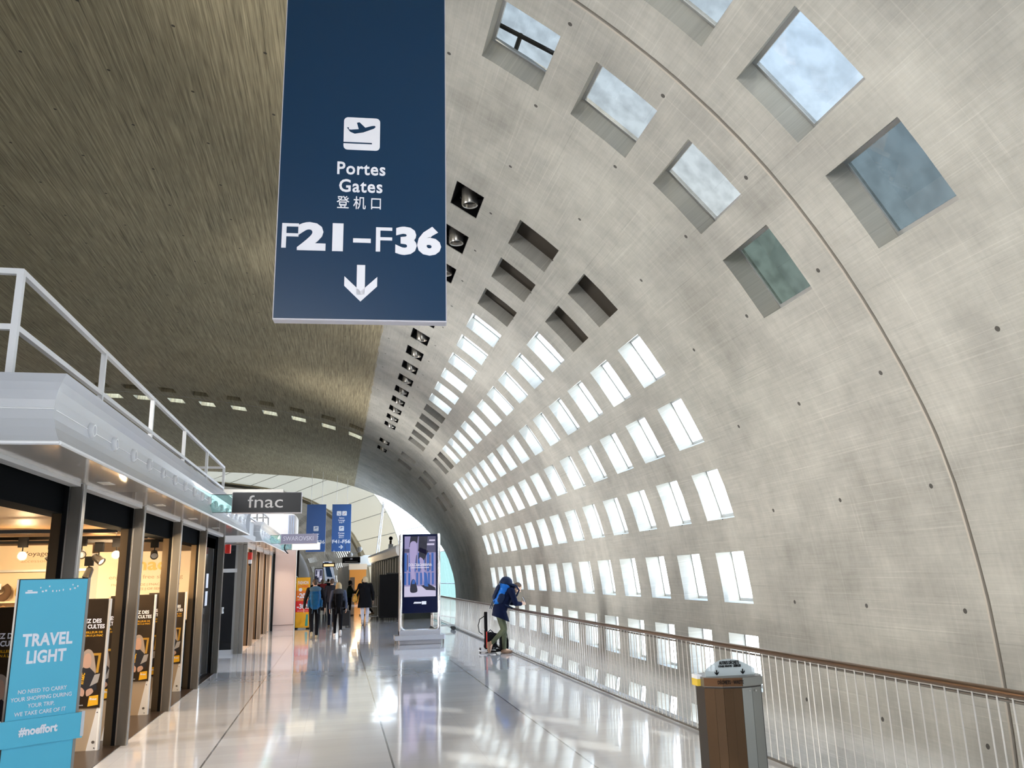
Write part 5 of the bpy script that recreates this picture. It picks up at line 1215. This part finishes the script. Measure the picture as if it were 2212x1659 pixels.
def backpack(label, loc, rz, tilt, m_main, m_pocket, m_trim, w=.34, h=.62, d=.22, lidh=.16):
    t = thing('backpack', label, 'backpack', loc, rz, None); t.rotation_euler = (tilt, 0, rz)
    def soft(parts, m, nm):
        mb = MB()
        for (c, r) in parts: mb.ball(c, r, 16)
        return obj(nm, remeshed(mb, .012, nm, 4), m, t)
    soft([((0,-d*.5,h*f), (w*.5*g, d*.52, h*.20)) for f, g in ((.16,.86),(.30,1.0),(.46,1.0),(.62,.98),(.76,.9))], m_main, 'main_sack')
    soft([((0,-d*.46,h*.92),(w*.50,d*.60,lidh*.55)), ((0,-d*.6,h*.86),(w*.46,d*.5,lidh*.4))], m_trim, 'lid')
    soft([((0,-d*1.0,h*f),(w*.30,d*.22,h*.17)) for f in (.28,.42,.56)], m_pocket, 'front_pocket')
    for q in (-1, 1):
        soft([((q*w*.50,-d*.5,h*f),(w*.13,d*.34,h*.13)) for f in (.20,.32)], m_pocket, 'side_pocket')
        mb = MB(); mb.tube([(q*w*.28,.0,h*.86),(q*w*.34,.10,h*.92),(q*w*.42,.20,h*.80),(q*w*.45,.19,h*.58),(q*w*.42,.06,h*.30),(q*w*.34,.0,h*.2)], [.022]*4 + [.014,.012], 6); obj('shoulder_strap', mb, m_trim, t, sm=True)
        mb = MB(); mb.tube([(q*w*.26,-d*1.10,h*.22),(q*w*.30,-d*1.05,h*.60),(q*w*.28,-d*.98,h*.84)], .007, 5); obj('compression_strap', mb, m_trim, t)
        mb = MB(); mb.tube([(q*w*.22,-d*.9,h*.12),(q*w*.20,-d*.95,-.04),(q*w*.24,-d*.93,-.14)], .008, 5); obj('loose_strap', mb, m_trim, t)
    mb = MB(); mb.tube([(-w*.45,-.02,h*.12),(-w*.62,.12,h*.10),(-w*.3,.26,h*.10)], .020, 6); mb.tube([(w*.45,-.02,h*.12),(w*.62,.12,h*.10),(w*.3,.26,h*.10)], .020, 6); obj('hip_belt', mb, m_trim, t)
    return t
NAVYBAG = CL('navy_nylon', (.008,.016,.045), .5); BLUEBAG = CL('bright_blue_nylon', (.010,.12,.46), .45); TEALBAG = CL('petrol_blue_nylon', (.006,.060,.14), .5); TRIM = CL('slate_webbing', (.05,.10,.15), .6)

# --- man leaning on the railing with a phone
JL = {'head': (0,.335,1.435), 'neck': (0,.19,1.415), 'chest': (0,.07,1.24), 'pelvis': (0,-.10,.95),
      'lhip': (-.085,-.10,.90), 'rhip': (.085,-.10,.90), 'lkn': (-.085,.02,.49), 'rkn': (.07,-.005,.54), 'lan': (-.08,.02,.09), 'ran': (-.02,-.285,.235), 'lto': (-.09,.19,.035), 'rto': (-.02,-.335,.055),
      'lsh': (-.185,.15,1.37), 'rsh': (.185,.15,1.37), 'lel': (-.24,.235,1.095), 'rel': (.24,.235,1.095), 'lwr': (-.075,.395,1.075), 'rwr': (.075,.395,1.075), 'hem': (0,-.08,.77)}
lm = person('man in navy coat leaning on the railing over his phone, legs crossed', (3.695, 18.70, 0), -PI/2, 1.75, JL,
    {'face': V3(0,.80,-.60), 'jacket': CL('navy_coat', (.004,.008,.030)), 'trousers': CL('olive_chino', (.075,.085,.055)), 'shoes': mat('tan_suede', (.24,.15,.10), .8), 'hair': 'cropped', 'collar': True, 'eyes': True, 'hemtilt': (0,.40,1), 'bulk': 1.08,
     'lhand': V3(.35,.9,.12), 'rhand': V3(-.35,.9,.12), 'lthumb': V3(.3,.1,.9), 'rthumb': V3(-.3,.1,.9), 'lpalm': V3(1,0,.2), 'rpalm': V3(-1,0,.2), 'curl': .75}, vox=.010)
backpack('large bright blue hiking backpack worn by the man at the railing', (3.655, 18.70, 1.02), -PI/2, math.radians(-24), BLUEBAG, NAVYBAG, NAVYBAG, w=.38, h=.60, d=.24, lidh=.22)
t = thing('phone', 'dark phone held in the hands of the man at the railing', 'phone', (4.205, 18.70, 1.115), -PI/2); t.rotation_euler = (math.radians(25), 0, -PI/2); mb = MB(); mb.box(-.038,-.005,-.01,.038,.004,.13,0,.002); obj('phone_body', mb, BLACK_GLOSS, t); mb = MB(); mb.box(-.034,-.0065,.0,.034,-.005,.12); obj('phone_screen', mb, mat('dim_phone_screen', (.05,.06,.08), .1, emit=(.5,.6,.8), estr=.4), t)
backpack('black rucksack standing on the floor against the railing', (3.645, 19.0, .012), math.radians(90), 0.0, BLKCLOTH, BLKCLOTH, BLKCLOTH, w=.30, h=.44, d=.17, lidh=.10)
t = thing('hand_trolley', 'tall black folding hand trolley beside the leaning man', 'trolley', (3.38, 19.25, 0))
mb = MB(); mb.box(-.035,-.03,.12,.035,.03,.90,0,.006); obj('black_mast', mb, BLACK, t); mb = MB(); mb.box(-.16,-.14,.03,.20,.12,.06,0,.008); obj('white_base', mb, WHITE_PAINT, t)
mb = MB(); mb.tube([(-.04,0,.80),(-.14,0,.74),(-.18,0,.60),(-.16,0,.46),(-.08,0,.40)], .010, 6); obj('cable', mb, BLACK, t); mb = MB(); mb.tube([(-.10,0,.50),(.03,0,.50)], .012, 6); obj('white_clip', mb, WHITE_PAINT, t); mb = MB(); mb.tube([(.01,-.035,.46),(.01,-.035,.10)], .012, 6); obj('red_strap', mb, RED, t)
for q in (-.14,.18):
    mb = MB(); mb.lathe([(.055,-.015),(.055,.015)], (q,.0,.055), (1,0,0), 14); obj('wheel', mb, RUBBER, t)
t = thing('duffel_bag', 'black duffel bag on the floor behind the leaning man', 'bag', (3.55, 19.62, 0)); mb = MB(); mb.ball((0,0,.22),(.16,.14,.21),14); mb.ball((0,0,.11),(.17,.15,.105),14); obj('bag_body', remeshed(mb, .012, 'bag_body'), BLKCLOTH, t); mb = MB(); mb.tube([(-.08,0,.40),(0,0,.47),(.08,0,.40)], .012, 6); obj('handle', mb, BLKCLOTH, t)

# --- walkers
p1 = person('man walking away with blue hiking backpack and black clothes', (-.66, 25.8, 0), math.radians(4), 1.75, walk(-1, .26, .10, .03), {'jacket': CL('black_jersey', (.012,.010,.012)), 'trousers': BLKCLOTH, 'shoes': mat('khaki_shoe', (.30,.26,.16), .7), 'hair': 'brown'})
backpack('blue hiking backpack worn by the man walking past the yellow stand', (-.655, 25.70, .86), math.radians(4), math.radians(-4), CL('ocean_blue_nylon', (.006,.075,.20), .5), TEALBAG, TRIM, w=.36, h=.62, d=.22)
p2 = person('woman with blond hair and black backpack walking away', (.03, 26.4, 0), math.radians(3), 1.62, walk(1, .20, .08, .0), {'jacket': CL('slate_blue_jacket', (.085,.10,.15)), 'trousers': BLKCLOTH, 'shoes': mat('white_trainer', (.70,.68,.66), .6), 'hair': 'blond', 'cut': 'long'})
backpack('black backpack worn by the blond woman', (.03, 26.29, .80), math.radians(3), math.radians(-3), BLKCLOTH, BLKCLOTH, CL('charcoal_webbing', (.05,.05,.055)), w=.34, h=.58, d=.20)
p3 = person('man in charcoal jacket walking just ahead of the blond woman', (-.20, 31.0, 0), math.radians(0), 1.74, walk(1, .30, .12), {'jacket': CL('charcoal_jacket', (.028,.028,.036)), 'trousers': JEAN, 'shoes': mat('brown_leather_shoe', (.12,.075,.04), .5), 'hair': 'cropped', 'bulk': 1.1})
t = thing('shoulder_bag', 'black shoulder bag at the hip of the man in charcoal', 'bag', (-.49, 30.95, .62)); mb = MB(); mb.box(-.09,-.13,0,.09,.13,.28,0,.03); obj('bag_body', mb, BLKCLOTH, t); mb = MB(); mb.tube([(.05,-.1,.27),(.14,-.03,.55),(.20,.0,.80),(.14,.05,.55),(.05,.1,.27)], .012, 6); obj('strap', mb, BLKCLOTH, t)
t = thing('suitcase', 'black cabin suitcase rolling beside the blond woman', 'suitcase', (.27, 31.2, 0)); mb = MB(); mb.box(-.21,-.12,.05,.21,.12,.58,0,.035); obj('shell', mb, mat('black_suitcase_shell', (.012,.012,.014), .35), t); mb = MB(); mb.tube([(-.10,.0,.58),(-.10,.0,.86),(.10,.0,.86),(.10,.0,.58)], .010, 6); obj('pull_handle', mb, STEEL_DULL, t)
for q in (-.16,.16):
    mb = MB(); mb.lathe([(.035,-.012),(.035,.012)], (q,-.06,.035), (1,0,0), 12); obj('wheel', mb, RUBBER, t)
JW = walk(-1, .20, .06, .03); JW['hem'] = (0,-.02,.62)
p4 = person('woman in long black coat and white trousers walking away', (1.02, 32.15, 0), math.radians(-2), 1.78, JW, {'jacket': BLKCLOTH, 'trousers': CL('white_linen', (.62,.60,.68)), 'shoes': mat('pale_sneaker', (.55,.50,.48), .6), 'hair': 'pale', 'cut': 'bob', 'bulk': 1.22, 'leg': 1.1})
t = thing('handbag', 'mustard yellow shoulder bag on the woman with white trousers', 'bag', (.655, 32.15, .83)); mb = MB(); mb.ball((0,0,.14),(.10,.20,.15),14); mb.ball((0,0,.08),(.11,.21,.09),14); obj('bag_body', remeshed(mb, .012, 'bag_body'), mat('mustard_leather', (.50,.24,.02), .5), t); mb = MB(); mb.tube([(.0,-.14,.22),(.13,-.04,.50),(.22,.0,.66),(.13,.05,.50),(.0,.14,.22)], .014, 6); obj('strap', mb, MATS['mustard_leather'], t)
JA = stand(); JA.update({'lel': (-.20,.16,1.16), 'lwr': (-.08,.36,1.20), 'rel': (.22,.14,1.14), 'rwr': (.12,.36,1.12), 'rkn': (.10,-.12,.50), 'ran': (.11,-.42,.12), 'rto': (.12,-.26,.035)})
p5 = person('woman with curly dark hair in dark green top greeting a friend', (.56, 40.0, 0), math.radians(-95), 1.62, JA, {'jacket': CL('dark_green_knit', (.018,.030,.018)), 'trousers': BLKCLOTH, 'shoes': mat('brown_boot', (.10,.06,.04), .6), 'hair': 'dark', 'cut': 'curly', 'eyes': True})
p6 = person('woman all in black facing the curly haired woman', (1.22, 40.0, 0), math.radians(85), 1.70, JA, {'jacket': BLKCLOTH, 'trousers': BLKCLOTH, 'shoes': mat('tan_boot', (.28,.18,.10), .6), 'hair': 'dark', 'cut': 'long', 'eyes': True})
p7 = person('person in coral red jacket standing in the distance', (-.80, 45.0, 0), math.radians(200), 1.70, stand(), {'jacket': CL('coral_red_fleece', (.85,.12,.13)), 'trousers': BLKCLOTH, 'shoes': mat('white_trainer', (.7,.7,.7), .6), 'hair': 'dark', 'bulk': 1.15, 'eyes': True})
p8 = person('grey haired person in black next to the red jacket', (-1.12, 44.0, 0), math.radians(170), 1.66, stand(), {'jacket': BLKCLOTH, 'trousers': JEAN, 'shoes': BLACK, 'hair': 'grey', 'cut': 'bob', 'eyes': True})
p9 = person('person in pale grey jacket far away beyond the red jacket', (-.35, 53.0, 0), math.radians(10), 1.68, walk(1,.2), {'jacket': CL('pale_grey_jacket', (.35,.38,.44)), 'trousers': CL('grey_blue_jean', (.18,.22,.28)), 'shoes': BLACK, 'hair': 'brown'})
p10 = person('person in dark jacket far away beside the pale grey one', (-.55, 50.5, 0), math.radians(-10), 1.72, walk(-1,.2), {'jacket': JEAN, 'trousers': JEAN, 'shoes': BLACK, 'hair': 'dark'})
